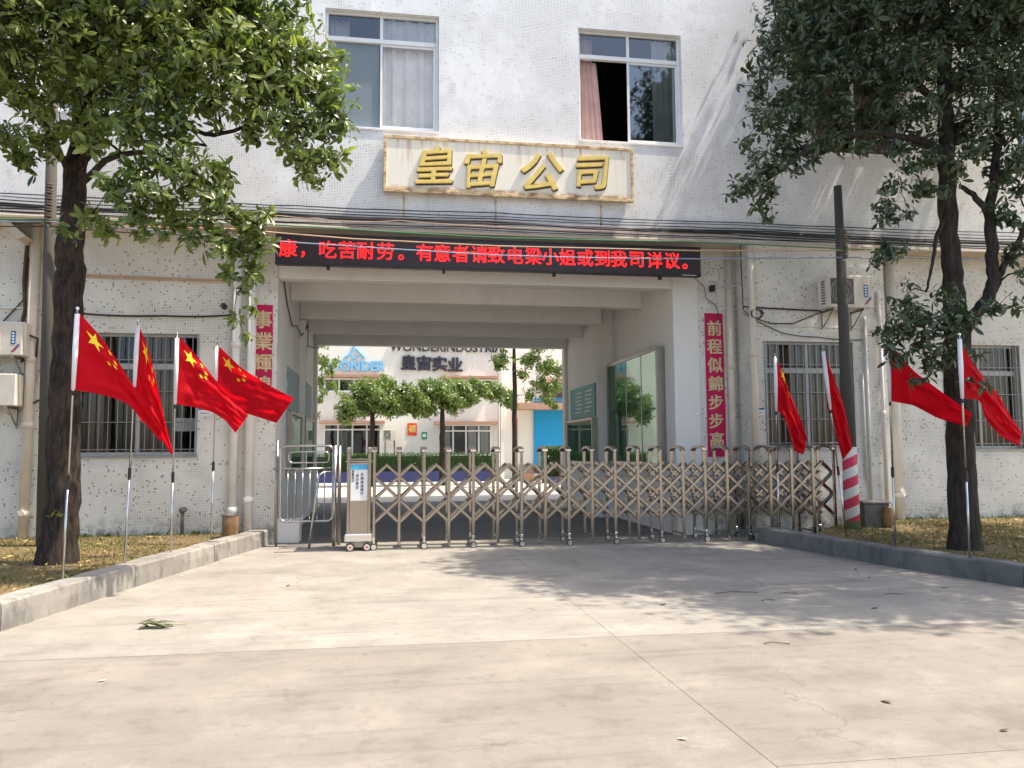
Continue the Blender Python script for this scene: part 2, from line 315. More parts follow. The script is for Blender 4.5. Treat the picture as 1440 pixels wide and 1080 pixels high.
# ------------------------------------------------------------------ mesh builder
class MB:
    def __init__(s): s.v = []; s.f = []
    def quad(s, a, b, c, d):
        i = len(s.v); s.v += [tuple(a), tuple(b), tuple(c), tuple(d)]; s.f.append((i, i+1, i+2, i+3)); return s
    def box(s, x0, x1, y0, y1, z0, z1):
        i = len(s.v)
        s.v += [(x0, y0, z0), (x1, y0, z0), (x1, y1, z0), (x0, y1, z0), (x0, y0, z1), (x1, y0, z1), (x1, y1, z1), (x0, y1, z1)]
        s.f += [(i, i+3, i+2, i+1), (i+4, i+5, i+6, i+7), (i, i+1, i+5, i+4), (i+1, i+2, i+6, i+5), (i+2, i+3, i+7, i+6), (i+3, i, i+4, i+7)]; return s
    def tube(s, pts, r, n=8, cap=True):
        pts = [Vector(p) for p in pts]; k = len(pts)
        rs = r if isinstance(r, (list, tuple)) else [r]*k
        base = len(s.v); up = None
        for i, p in enumerate(pts):
            t = (pts[min(i+1, k-1)]-pts[max(i-1, 0)]).normalized()
            if up is None: up = Vector((0, 1, 0)) if abs(t.y) < 0.9 else Vector((1, 0, 0))
            a = t.cross(up); a = a.normalized() if a.length > 1e-5 else Vector((1, 0, 0)); b = a.cross(t).normalized()
            up = b
            for j in range(n):
                q = 2*math.pi*j/n; s.v.append(tuple(p + a*(math.cos(q)*rs[i]) + b*(math.sin(q)*rs[i])))
        for i in range(k-1):
            for j in range(n):
                s.f.append((base+i*n+j, base+(i+1)*n+j, base+(i+1)*n+(j+1) % n, base+i*n+(j+1) % n))
        if cap:
            s.f.append(tuple(base+j for j in range(n))); s.f.append(tuple(base+(k-1)*n+j for j in reversed(range(n))))
        return s
    def lathe(s, prof, c=(0, 0, 0), n=16):
        base = len(s.v)
        for (r, z) in prof:
            for j in range(n):
                q = 2*math.pi*j/n; s.v.append((c[0]+r*math.cos(q), c[1]+r*math.sin(q), c[2]+z))
        for i in range(len(prof)-1):
            for j in range(n):
                s.f.append((base+i*n+j, base+i*n+(j+1) % n, base+(i+1)*n+(j+1) % n, base+(i+1)*n+j))
        s.f.append(tuple(base+j for j in reversed(range(n)))); s.f.append(tuple(base+(len(prof)-1)*n+j for j in range(n)))
        return s
    def prism(s, poly, y0, y1):       # polygon in x,z extruded in y
        i = len(s.v); n = len(poly)
        s.v += [(x, y0, z) for x, z in poly] + [(x, y1, z) for x, z in poly]
        s.f.append(tuple(range(i, i+n))); s.f.append(tuple(range(i+2*n-1, i+n-1, -1)))
        for j in range(n): s.f.append((i+j, i+n+j, i+n+(j+1) % n, i+(j+1) % n))
        return s
    def prismz(s, poly, z0, z1):      # polygon in x,y extruded in z
        i = len(s.v); n = len(poly)
        s.v += [(x, y, z0) for x, y in poly] + [(x, y, z1) for x, y in poly]
        s.f.append(tuple(range(i+n-1, i-1, -1))); s.f.append(tuple(range(i+n, i+2*n)))
        for j in range(n): s.f.append((i+j, i+(j+1) % n, i+n+(j+1) % n, i+n+j))
        return s

def mesh(name, mb, mat, smooth=False, bevel=0.0):
    me = bpy.data.meshes.new(name); me.from_pydata(mb.v, [], mb.f)
    bm = bmesh.new(); bm.from_mesh(me); bmesh.ops.recalc_face_normals(bm, faces=bm.faces)
    if bevel: bmesh.ops.bevel(bm, geom=list(bm.edges), offset=bevel, segments=1, affect='EDGES', profile=0.7)
    bm.to_mesh(me); bm.free()
    if smooth:
        for p in me.polygons: p.use_smooth = True
    if mat: me.materials.append(mat if not isinstance(mat, str) else M[mat])
    return me
def tag(o, label=None, cat=None, group=None, kind=None):
    if label: o['label'] = label
    if cat: o['category'] = cat
    if group: o['group'] = group
    if kind: o['kind'] = kind
    return o
def world_of(o):
    m = Matrix.Translation(o.location)
    if o.parent is not None: m = world_of(o.parent) @ o.matrix_parent_inverse @ m
    return m
def link(name, me, parent=None):
    o = bpy.data.objects.new(name, me); C.objects.link(o)
    if parent is not None:
        o.parent = parent; o.matrix_parent_inverse = world_of(parent).inverted()
    return o
def obj(name, mb, mat, parent=None, smooth=False, bevel=0.0): return link(name, mesh(name, mb, mat, smooth, bevel), parent)
def thing(name, loc, label, cat, group=None):
    o = bpy.data.objects.new(name, None); C.objects.link(o); o.location = loc; o.empty_display_size = 0.2
    return tag(o, label, cat, group)
def copy_tree(o, parent=None):
    c = o.copy(); C.objects.link(c)
    if parent is not None: c.parent = parent
    for ch in [x for x in bpy.data.objects if x.parent == o]: copy_tree(ch, c)
    return c

_tc = {}
def text_mesh(s, size, extrude, offset=0.0, mat=None, sx=1.0, shear=0.0, bevel=0.0, align='CENTER'):
    cu = bpy.data.curves.new('lettering', 'FONT'); cu.body = s; cu.size = size; cu.extrude = extrude; cu.offset = offset
    cu.align_x = align; cu.align_y = 'CENTER'; cu.shear = shear; cu.resolution_u = 3; cu.bevel_depth = bevel
    o = bpy.data.objects.new('lettering', cu); C.objects.link(o); bpy.context.view_layer.update()
    me = bpy.data.meshes.new_from_object(o.evaluated_get(bpy.context.evaluated_depsgraph_get()))
    bpy.data.objects.remove(o); bpy.data.curves.remove(cu)
    me.materials.clear()
    if mat: me.materials.append(M[mat])
    # stand the text upright facing -Y
    for v in me.vertices: v.co = Vector((v.co.x*sx, -v.co.z, v.co.y))
    # centre in x,z
    xs = [v.co.x for v in me.vertices]; zs = [v.co.z for v in me.vertices]
    if xs:
        cx = (min(xs)+max(xs))/2; cz = (min(zs)+max(zs))/2
        for v in me.vertices: v.co.x -= cx; v.co.z -= cz
    return me
def put_text(name, s, x, y, z, size, mat, parent, extrude=0.004, bold=0.0, sx=1.0, shear=0.0, rotz=0.0, warp=0.0):
    me = text_mesh(s, size, extrude, 0.0, mat, sx, shear); Rm = Matrix.Rotation(rotz, 3, 'Z')
    V = [v.co.copy() for v in me.vertices]; F = [tuple(p.vertices) for p in me.polygons]
    if warp:
        V = [Vector((v.x+warp*.35*math.sin(v.z*6+v.x*3), v.y, v.z+warp*(.25*math.sin(v.x*7)+.5*v.x*v.x))) for v in V]
    if bold:
        VV, FF = [], []
        for i in range(8):
            a = i*math.pi/4+.2; o = len(VV)
            VV += [v+Vector((bold*math.cos(a), .0004*i, bold*.8*math.sin(a))) for v in V]; FF += [tuple(q+o for q in f) for f in F]
        V, F = VV, FF
    me2 = bpy.data.meshes.new(name); me2.from_pydata([tuple(Rm @ v + Vector((x, y, z))) for v in V], [], F); me2.materials.append(M[mat])
    bpy.data.meshes.remove(me)
    return link(name, me2, parent)

# ================================================================== GROUND
YF, YU = 14.5, 13.95
def struct(name, mb, mat): return tag(obj(name, mb, mat), kind='structure')
struct('ground', MB().quad((-120, -60, -0.03), (130, -60, -0.03), (130, 160, -0.03), (-120, 160, -0.03)), 'yard')
def slab(name, poly, mat, parent, z1=0.0, z0=-0.12):
    o = obj(name, MB().prismz(poly, z0, z1), mat, parent); return o
drive = struct('driveway', MB().prismz([(-2.6, 7.0), (7.6, 7.0), (6.6, 14.4), (-1.95, 14.4)], -0.14, -0.02), 'cement')
J = 0.0022
# joint runs from the gate towards the lower right corner of the road
slab('concrete_slab', [(-3.9, 6.87), (1.97-J, 6.80), (1.97-J, 14.52), (-2.0, 14.52), (-3.15, 10.3), (-3.62, 8.0), (-4.6, 7.35)], 'ground', drive, 0.002)
slab('concrete_slab', [(1.97+J, 6.80), (9.4, 6.62), (8.5, 7.25), (7.5, 8.2), (7.02, 10.19), (8.9, 13.2), (8.9, 13.93), (5.9, 14.52), (1.97+J, 14.52)], 'ground', drive, 0.002)
road = struct('road', MB().box(-40, 45, -30, 6.7, -0.14, -0.02), 'cement')
rj = 3.93
slab('concrete_slab', [(-16, -8), (1.97-J, -8), (1.97-J, 6.799), (-3.9, 6.869), (-16, 7.0)], 'road', road, 0.0)
slab('concrete_slab', [(1.97+J, rj+J), (16, rj+J-0.1), (16, 6.44), (9.4, 6.619), (1.97+J, 6.799)], 'road', road, 0.0)
slab('concrete_slab', [(1.97+J, -8), (16, -8), (16, rj-J-0.1), (1.97+J, rj-J)], 'road', road, 0.0)
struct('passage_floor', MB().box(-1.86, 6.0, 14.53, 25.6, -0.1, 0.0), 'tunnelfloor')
struct('courtyard', MB().box(-30, 40, 25.61, 60, -0.1, -0.004), 'yard')

# beds
bedL = MB().prismz([(-22, 7.15), (-4.5, 7.55), (-3.75, 8.1), (-3.25, 10.3), (-2.15, 14.5), (-22, 14.5)], -0.1, 0.2)
bedR = MB().prismz([(22, 7.05), (8.7, 7.5), (7.6, 8.4), (7.1, 10.2), (6.85, 12.2), (8.35, 13.95), (9.6, 14.5), (22, 14.5)], -0.1, 0.2)
struct('soil_bed', bedL, 'soil'); struct('soil_bed', bedR, 'soil')
def inside(x, y, poly):
    c = False; n = len(poly)
    for i in range(n):
        x1, y1 = poly[i]; x2, y2 = poly[(i+1) % n]
        if (y1 > y) != (y2 > y) and x < (x2-x1)*(y-y1)/(y2-y1)+x1: c = not c
    return c
def grass(name, poly, n, xr, yr, dens=None):
    mb = MB()
    while n > 0:
        x = random.uniform(*xr); y = random.uniform(*yr)
        if not inside(x, y, poly): continue
        if math.sin(x*2.1+y*1.3)+math.sin(x*0.9-y*2.7) < -0.9 and random.random() < 0.75: n -= 1; continue
        n -= 1
        h = random.uniform(0.012, 0.05)*(1.8 if random.random() < 0.06 else 1); a = random.uniform(0, 6.28); wd = random.uniform(0.004, 0.010)
        dx, dy = math.cos(a)*wd, math.sin(a)*wd; lx, ly = random.gauss(0, 0.035), random.gauss(0, 0.035)
        i = len(mb.v); mb.v += [(x-dx, y-dy, 0.198), (x+dx, y+dy, 0.198), (x+lx, y+ly, 0.2+h)]; mb.f.append((i, i+1, i+2))
    me = bpy.data.meshes.new(name); me.from_pydata(mb.v, [], mb.f); me.materials.append(M['grass'])
    o = link(name, me); return o
tag(grass('dry_grass', [(-12, 7.9), (-4.5, 7.75), (-3.85, 8.2), (-3.35, 10.3), (-2.25, 14.45), (-12, 14.45)], 30000, (-9, -2), (7.8, 14.45)), 'dry yellow grass growing on the left bed under the big tree', 'grass', kind='stuff')
tag(grass('dry_grass', [(12.8, 7.8), (8.7, 7.7), (7.7, 8.5), (7.2, 10.2), (6.95, 12.2), (8.4, 13.9), (9.7, 14.4), (15, 14.4)], 30000, (6.9, 14), (7.6, 14.4)), 'brown green grass growing on the right bed behind the dark kerb', 'grass', kind='stuff')

def kerb(label, line, wdt, h, mat, side, segs):
    k = tag(bpy.data.objects.new('kerb', None), kind='structure'); C.objects.link(k)
    pts = [Vector((x, y, 0)) for x, y in line]
    nr = []
    for i in range(len(pts)):
        t = (pts[min(i+1, len(pts)-1)]-pts[max(i-1, 0)]).normalized(); nr.append(Vector((t.y, -t.x, 0))*side*wdt)
    for i in range(len(pts)-1):
        a, b = pts[i], pts[i+1]; d = b-a; L = d.length; ns = segs[i]
        for q in range(ns):
            g = 0.004/L; u0 = q/ns+g; u1 = (q+1)/ns-g; N = max(2, int((u1-u0)*L/0.28))
            mb = MB(); rows = []
            for e in range(N+1):
                u = u0+(u1-u0)*e/N; p = a+d*u; nn = nr[i].lerp(nr[i+1], u)
                j1, j2, j3 = (random.gauss(0, 0.006) for _ in range(3))
                dn = nn.normalized()
                ring = [p+Vector((0, 0, -0.05)), p+dn*j1*0.8+Vector((0, 0, h*0.5)), p+dn*(0.005+j2*.6)+Vector((0, 0, h-0.022+j3*.5)), p+dn*0.022+Vector((0, 0, h+j3)), p+nn-dn*0.02+Vector((0, 0, h+j1)), p+nn+Vector((0, 0, h-0.02)), p+nn+Vector((0, 0, -0.05))]
                rows.append(len(mb.v)); mb.v += [tuple(v) for v in ring]
            K = 7
            for e in range(N):
                for c in range(K): mb.f.append((rows[e]+c, rows[e]+(c+1) % K, rows[e+1]+(c+1) % K, rows[e+1]+c))
            mb.f.append(tuple(rows[0]+c for c in range(K))); mb.f.append(tuple(rows[-1]+c for c in reversed(range(K))))
            obj('kerb_stone', mb, mat, k, smooth=False)
    return k
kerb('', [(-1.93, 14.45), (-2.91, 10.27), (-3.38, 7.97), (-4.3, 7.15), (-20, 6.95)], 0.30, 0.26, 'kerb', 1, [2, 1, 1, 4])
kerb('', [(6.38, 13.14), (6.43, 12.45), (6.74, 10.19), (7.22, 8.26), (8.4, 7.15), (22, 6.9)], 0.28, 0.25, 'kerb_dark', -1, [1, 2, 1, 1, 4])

# ================================================================== FACTORY BUILDING
bld = thing('factory_building', (2, 14.5, 0), 'white mosaic tiled factory building with a wide gateway passage through its ground floor', 'building')
def wall_cells(xa, za, holes, y0, y1):
    """vertical wall in x,z with rectangular holes"""
    xs = sorted(set([xa[0], xa[1]]+[h[0] for h in holes]+[h[1] for h in holes]))
    zs = sorted(set([za[0], za[1]]+[h[2] for h in holes]+[h[3] for h in holes]))
    xs = [x for x in xs if xa[0] <= x <= xa[1]]; zs = [z for z in zs if za[0] <= z <= za[1]]
    def solid(i, j):
        if i < 0 or j < 0 or i >= len(xs)-1 or j >= len(zs)-1: return False
        cx, cz = (xs[i]+xs[i+1])/2, (zs[j]+zs[j+1])/2
        return not any(h[0] < cx < h[1] and h[2] < cz < h[3] for h in holes)
    mb = MB()
    for i in range(len(xs)-1):
        for j in range(len(zs)-1):
            if not solid(i, j): continue
            a, b, c, d = xs[i], xs[i+1], zs[j], zs[j+1]
            mb.quad((a, y0, c), (b, y0, c), (b, y0, d), (a, y0, d)); mb.quad((b, y1, c), (a, y1, c), (a, y1, d), (b, y1, d))
            if not solid(i-1, j): mb.quad((a, y1, c), (a, y0, c), (a, y0, d), (a, y1, d))
            if not solid(i+1, j): mb.quad((b, y0, c), (b, y1, c), (b, y1, d), (b, y0, d))
            if not solid(i, j-1): mb.quad((a, y1, c), (b, y1, c), (b, y0, c), (a, y0, c))
            if not solid(i, j+1): mb.quad((a, y0, d), (b, y0, d), (b, y1, d), (a, y1, d))
    me = bpy.data.meshes.new('wall'); me.from_pydata(mb.v, [], mb.f); return me
def wall(name, xa, za, holes, y0, y1, mat):
    me = wall_cells(xa, za, holes, y0, y1); me.materials.append(M[mat]); return link(name, me, bld)
XL, XR = -14.0, 19.0
UW = [(-5.70, -3.70), (-1.08, 0.93), (3.52, 5.52), (8.12, 10.12), (12.7, 14.7)]
upholes = [(a, b, 7.28, 9.44) for a, b in UW] + [(a, b, 11.0, 13.1) for a, b in UW]
wall('upper_wall', (XL, XR), (5.48, 14.2), upholes, YU, YU+0.24, 'tile_up')
LW = [(-5.16, -3.18, 1.54, 3.64)]
wall('lower_wall', (XL, -1.87), (-0.1, 5.476), LW, YF, YF+0.22, 'tile_low')
wall('lower_wall', (5.95, 6.715), (-0.1, 5.476), [], YF, YF+0.22, 'tile_low')
wall('lower_wall', (6.72, 9.52), (-0.1, 5.476), [(7.01, 8.82, 1.60, 3.61)], YU+0.003, YU+0.22, 'tile_low')
wall('lower_wall', (9.50, XR), (-0.1, 5.476), [(11.12, 12.87, 1.57, 3.68)], YF, YF+0.22, 'tile_low')
obj('return_wall', MB().box(6.72, 6.88, YU+0.224, YF+0.21, -0.1, 5.474), 'tile_low', bld)
obj('return_wall', MB().box(9.34, 9.498, YU+0.224, YF+0.22, -0.1, 5.474), 'tile_low', bld)
obj('jamb_plaster', MB().box(5.45, 5.948, YF-0.002, YF+0.3, -0.1, 5.47), 'plaster', bld)
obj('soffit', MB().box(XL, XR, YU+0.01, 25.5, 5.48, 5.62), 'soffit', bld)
obj('roof', MB().box(XL-0.2, XR+0.2, YU-0.2, 27.2, 14.2, 14.5), 'plaster', bld)
obj('back_wall', MB().box(XL, XR, 25.3, 25.5, 5.62, 14.2), 'farwall', bld)
obj('side_wall', MB().box(XL, XL+0.2, YU+0.25, 25.28, 5.63, 14.19), 'farwall', bld)
obj('side_wall', MB().box(XR-0.2, XR, YU+0.25, 25.28, 5.63, 14.19), 'farwall', bld)
obj('back_wall', MB().box(XL, -2.96, 25.0, 25.2, 0, 5.47), 'farwall', bld)
obj('back_wall', MB().box(6.61, XR, 25.0, 25.2, 0, 5.47), 'farwall', bld)
obj('side_wall', MB().box(XL, XL+0.2, YF+0.23, 24.9, 0, 5.47), 'farwall', bld)
obj('side_wall', MB().box(XR-0.2, XR, YF+0.23, 24.9, 0, 5.47), 'farwall', bld)
# room partitions upstairs (keep rooms dark and separate)
for x in (-2.4, 2.2, 6.8, 11.4):
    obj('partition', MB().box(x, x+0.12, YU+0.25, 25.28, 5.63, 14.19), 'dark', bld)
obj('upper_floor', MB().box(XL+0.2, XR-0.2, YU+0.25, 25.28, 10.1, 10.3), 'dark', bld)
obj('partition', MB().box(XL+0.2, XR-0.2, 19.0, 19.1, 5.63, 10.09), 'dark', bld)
# passage walls
obj('passage_wall', MB().box(-2.09, -1.87, YF+0.222, 22.2, -0.1, 5.46), 'plaster', bld)
obj('passage_wall', MB().box(5.45, 5.7, YF+0.31, 18.62, -0.1, 5.46), 'plaster', bld)
obj('passage_wall', MB().box(5.08, 5.7, 18.63, 22.2, -0.1, 5.46), 'plaster', bld)
obj('passage_wall', MB().box(-2.95, -2.75, 22.21, 25.3, -0.1, 5.46), 'farwall', bld)
obj('passage_wall', MB().box(-2.95, -1.88, 22.205, 22.3, -0.1, 5.46), 'plaster', bld)
obj('passage_wall', MB().box(5.085, 6.6, 22.205, 22.3, -0.1, 5.46), 'plaster', bld)
obj('passage_wall', MB().box(6.4, 6.6, 22.305, 25.3, -0.1, 5.46), 'farwall', bld)
obj('pilaster', MB().box(-1.868, -1.75, 18.15, 18.45, -0.1, 4.50), 'plaster', bld)
obj('pilaster', MB().box(-1.868, -1.78, 21.9, 22.2, -0.1, 4.44), 'plaster', bld)
obj('pilaster', MB().box(5.0, 5.078, 21.9, 22.2, -0.1, 4.44), 'plaster', bld)
for y, z, th in ((14.505, 4.67, .28), (16.35, 4.62, .26), (18.25, 4.56, .26), (20.0, 4.50, .26), (21.95, 4.46, .26)):
    obj('ceiling_beam', MB().box(-1.866, 5.446 if y < 18 else 5.076, y, y+th, z, 5.476), 'plaster', bld, bevel=0.008)
# ceiling lamps (unlit, small)
obj('ceiling_slab', MB().box(-1.866, 5.44, 14.8, 21.9, 4.98, 5.05), 'plaster', bld)
for x, y in ((2.1, 15.9), (2.0, 17.7)):
    obj('ceiling_light', MB().box(x, x+.45, y, y+.12, 4.93, 4.978), 'ac', bld, bevel=.01)
obj('plinth', MB().box(-1.868, -1.45, 14.6, 15.0, 0.0, 0.40), 'plaster', bld, bevel=0.01)
obj('bracket', MB().prism([(-6.35, 5.47), (-6.2, 5.47), (-5.85, 5.16), (-5.98, 5.10)], YU+0.1, YF-0.02), 'soffit', bld)
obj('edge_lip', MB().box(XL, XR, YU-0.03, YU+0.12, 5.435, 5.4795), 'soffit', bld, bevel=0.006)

def curtain(name, x0, x1, z0, z1, y, mat, parent, amp=0.03, per=0.11, lean=0.0):
    mb = MB(); n = max(8, int((x1-x0)/0.018)); nz = 5; ph = random.uniform(0, 6)
    for j in range(nz+1):
        for i in range(n+1):
            u = i/n; x = x0+(x1-x0)*u; t = j/nz
            a = 2*math.pi*x/per+ph+0.6*math.sin(x*7+ph)
            mb.v.append((x+lean*(1-t)*u+0.01*math.sin(a*0.5+t*2), y+amp*math.sin(a+0.5*t)*(0.6+0.4*(1-t))+0.3*amp*math.sin(2.3*a), z0+(z1-z0)*t))
    for j in range(nz):
        for i in range(n):
            a = j*(n+1)+i; mb.f.append((a, a+1, a+n+2, a+n+1))
    me = bpy.data.meshes.new(name); me.from_pydata(mb.v, [], mb.f); me.materials.append(M[mat])
    for p in me.polygons: p.use_smooth = True
    return link(name, me, parent)

def upper_window(x0, x1, z0, z1, kind, mats):
    y = YU+0.10; zt = z1-(z1-z0)*0.235; xm = (x0+x1)/2-0.02
    mb = MB(); g = 0.002
    mb.box(x0+g, x0+.05, y, y+.07, z0+g, z1-g); mb.box(x1-.05, x1-g, y, y+.07, z0+g, z1-g)
    mb.box(x0+.05, x1-.05, y+.001, y+.069, z0+g, z0+.06); mb.box(x0+.05, x1-.05, y+.001, y+.069, z1-.045, z1-g)
    mb.box(x0+.05, x1-.05, y-.01, y+.07, zt-.035, zt+.045); mb.box(xm-.028, xm+.028, y+.002, y+.068, zt+.045, z1-.045)
    w = obj('window', mb, 'white', bld, bevel=0.004)
    obj('sill', MB().box(x0-.0, x1+.0, YU-.02, y-.002, z0-.03, z0+.004), 'tile_up', w)
    def sash(a, b, c, d, yy, pane=True, pm=('glassclear' if kind == 'screen' else 'glass')):
        m = MB(); t = .042
        m.box(a, a+t, yy, yy+.025, c, d); m.box(b-t, b, yy, yy+.025, c, d); m.box(a+t, b-t, yy+.001, yy+.024, c, c+t); m.box(a+t, b-t, yy+.001, yy+.024, d-t, d)
        obj('sash', m, 'white', w, bevel=0.003)
        if pane: obj('pane', MB().quad((a+t, yy+.012, c+t), (b-t, yy+.012, c+t), (b-t, yy+.012, d-t), (a+t, yy+.012, d-t)), pm, w)
    for a, b in ((x0+.05, xm-.028), (xm+.028, x1-.05)):
        obj('pane', MB().quad((a, y+.035, zt+.045), (b, y+.035, zt+.045), (b, y+.035, z1-.045), (a, y+.035, z1-.045)), 'glass', w)
    sash(xm-.02, x1-.052, z0+.062, zt-.037, y+.01)
    yc = YU+0.38
    if kind == 'screen':
        obj('insect_screen', MB().box(x0+.052, xm-.03, y+.042, y+.05, z0+.065, zt-.04), 'screen', w)
        curtain('curtain', x0+.02, x0+.42, z0+.05, z1-.02, yc, mats, w); curtain('curtain', xm+.02, x1-.03, z0+.03, z1-.02, YU+.245, 'curt_ww', w, 0.035, 0.24)
    elif kind == 'open':
        sash(xm+.0, x1-.10, z0+.064, zt-.039, y+.038)
        curtain('curtain', x0+.02, x0+.40, z0+.03, zt-.03, yc-.12, mats, w, 0.03, 0.09, 0.12)
        curtain('curtain', x0+.03, x0+.38, zt-.02, z1-.02, yc, mats, w, 0.03, 0.10)
        curtain('curtain', x1-.50, x1-.03, z0+.03, z1-.02, YU+.25, 'curt_w', w, 0.03, 0.10)
    else:
        sash(x0+.052, xm+.02, z0+.064, zt-.039, y+.038)
        curtain('curtain', x0+.02, xm-.1, z0+.03, z1-.02, yc, mats, w, 0.04, 0.15); curtain('curtain', xm+.1, x1-.03, z0+.03, z1-.02, yc, mats, w, 0.04, 0.15)
    return w
for i, (a, b) in enumerate(UW):
    upper_window(a, b, 7.28, 9.44, ['closed', 'screen', 'open', 'closed', 'closed'][i], ['curt_w', 'curt_w', 'curt_p', 'curt_p', 'curt_w'][i])
    upper_window(a, b, 11.0, 13.1, 'closed', 'curt_w')

def lower_window(x0, x1, z0, z1, Y, side):
    y = Y+0.10; zt = z1-(z1-z0)*0.27; w = None; g = .002
    mb = MB(); mb.box(x0+g, x0+.06, y, y+.07, z0+g, z1-g); mb.box(x1-.06, x1-g, y, y+.07, z0+g, z1-g)
    mb.box(x0+.06, x1-.06, y+.001, y+.069, z0+g, z0+.06); mb.box(x0+.06, x1-.06, y+.001, y+.069, z1-.05, z1-g)
    mb.box(x0+.06, x1-.06, y-.008, y+.07, zt-.05, zt+.05)
    xm = x0+(x1-x0)*0.5
    mb.box(xm-.03, xm+.03, y+.002, y+.068, z0+.06, z1-.05)
    w = obj('window', mb, 'frameg', bld, bevel=0.004)
    for a, b in ((x0+.06, xm-.03), (xm+.03, x1-.06)):
        for c, d in ((z0+.06, zt-.05), (zt+.05, z1-.05)):
            obj('pane', MB().quad((a, y+.035, c), (b, y+.035, c), (b, y+.035, d), (a, y+.035, d)), 'glassdim', w)
    if side == 'L':
        curtain('curtain', x0+.05, x0+.45, z0+.03, z1-.02, y+.3, 'curt_b', w, .03, .13); curtain('curtain', xm-.1, xm+.5, z0+.03, z1-.02, y+.3, 'curt_b', w, .03, .13)
        obj('notice', MB().box(xm+.55, xm+.93, y+.12, y+.13, z0+.42, z0+.65), 'placard', w)
    else:
        curtain('curtain', x0+.05, xm-.05, z0+.03, z1-.02, y+.28, 'curt_b', w, .03, .13); curtain('curtain', xm, x1-.05, z0+.03, z1-.02, y+.3, 'curt_b', w, .03, .15)
    gr = obj('security_grille', MB().box(x0+.003, x0+.03, Y-.03, Y-.004, z0+.01, z1-.01).box(x1-.03, x1-.003, Y-.03, Y-.004, z0+.01, z1-.01).box(x0-.02, x1+.02, Y-.035, Y+.08, z0-.035, z0-.001), 'grille', bld)
    n = 13; bm = mesh('bar', MB().tube([(0, 0, 0), (0, 0, z1-z0-.03)], .0085, 6), 'grille')
    for i in range(n):
        o = link('bar', bm, gr)
        o.location = (x0+.1+(x1-x0-.2)*i/(n-1), Y-.02, z0+.015)
    for zz in (0.05, .27, .52, .78):
        z = z0+(z1-z0)*zz; obj('rail', MB().tube([(x0+.02, Y-.034, z), (x1-.02, Y-.034, z)], .008, 6), 'grille', gr)
lower_window(*LW[0], YF, 'L'); lower_window(7.01, 8.82, 1.60, 3.61, YU+.003, 'R'); lower_window(11.12, 12.87, 1.57, 3.68, YF, 'R')
# lower rooms closed off behind
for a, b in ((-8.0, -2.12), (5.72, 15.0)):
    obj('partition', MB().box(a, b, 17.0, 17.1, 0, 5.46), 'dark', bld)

# drain pipes (parts of the building)
def pipe(x, y, z0, z1, r, mat, collars=(), parent=bld, inspect=None, name='drainpipe'):
    mb = MB().tube([(x, y, z0), (x, y, z1)], r, 14)
    for c in collars: mb.lathe([(r*1.02, 0), (r*1.22, .004), (r*1.22, .10), (r*1.02, .105)], (x, y, c), 14)
    if inspect: mb.tube([(x, y-r*0.7, inspect), (x, y-r*1.35, inspect)], r*0.62, 12)
    o = obj(name, mb, mat, parent, smooth=False)
    for p in o.data.polygons: p.use_smooth = len(p.vertices) == 4
    return o
pipe(-5.84, YF-.10, .2, 5.45, .075, 'pipe', (3.1, 2.0, .55), inspect=.62)
pipe(-2.55, YF-.09, .2, 5.40, .072, 'pvc', (3.4, .55), inspect=.50)
pipe(-2.29, YF-.09, .2, 5.40, .075, 'pvc', (3.9, .72), inspect=.80)
pipe(6.30+.26, YF-.09, .1, 5.30, .070, 'pipe', (3.12, .6))
pipe(6.30+.47, YF-.60, .1, 5.42, .068, 'pipe', (3.3, .6))
pipe(9.97, YF-.10, .2, 5.40, .085, 'pvc', (3.4, .62), inspect=.74)
pipe(9.36, YU-.05, .5, 4.6, .035, 'pvc', (2.2,))
pipe(9.05, YU-.05, .5, 4.1, .030, 'pvc')
pipe(8.97, YU-.045, 1.0, 3.0, .018, 'pvc')
obj('conduit', MB().tube([(-5.2, YF-.03, 4.63), (-2.7, YF-.03, 4.60)], .014, 6).tube([(-5.3, YF-.03, 4.59), (-2.7, YF-.03, 4.565)], .01, 6), 'cable_t', bld)
obj('conduit', MB().tube([(-6.6, YF-.03, 4.03), (-5.5, YF-.03, 4.03), (-5.5, YF-.03, 2.75)], .02, 6).tube([(-5.56, YF-.04, 4.0), (-5.70, YF-.04, 2.8)], .022, 6), 'pvc', bld)
obj('conduit', MB().tube([(6.8, YU-.02, 3.90), (9.4, YU-.02, 3.88)], .014, 6), 'pvc', bld)

# ================================================================== SIGNS
sg = thing('company_sign', (2.22, YU, 6.1), 'long white signboard with four gold characters and a rusty frame on the upper wall', 'sign')
x0, x1, z0, z1 = -0.04, 4.49, 6.105, 7.12; yb = YU-.16
obj('panel', MB().box(x0+.03, x1-.03, yb+.02, YU-.02, z0+.03, z1-.03), 'sign', sg)
obj('frame', MB().box(x0, x1, yb, yb+.07, z1-.055, z1).box(x0, x1, yb, yb+.07, z0, z0+.055).box(x0, x0+.05, yb+.001, yb+.069, z0+.055, z1-.055).box(x1-.05, x1, yb+.001, yb+.069, z0+.055, z1-.055), 'rust', sg, bevel=.004)
rb = MB()
xx = x0+.06
while xx < x1-.1:
    l = random.uniform(.05, .22); h = random.uniform(.01, .05); rb.box(xx, min(xx+l, x1-.06), yb+.005+random.random()*.004, yb+.018, z0+.056, z0+.06+h); xx += l+.001
obj('rust_crust', rb, 'rust', sg)
for x in (.32, 1.95, 3.9): obj('bolt', MB().box(x-.012, x+.012, YU-.06, YU-.001, z0-.09, z0-.001).box(x-.012, x+.012, YU-.06, YU-.001, z1+.001, z1+.06), 'rust', sg)
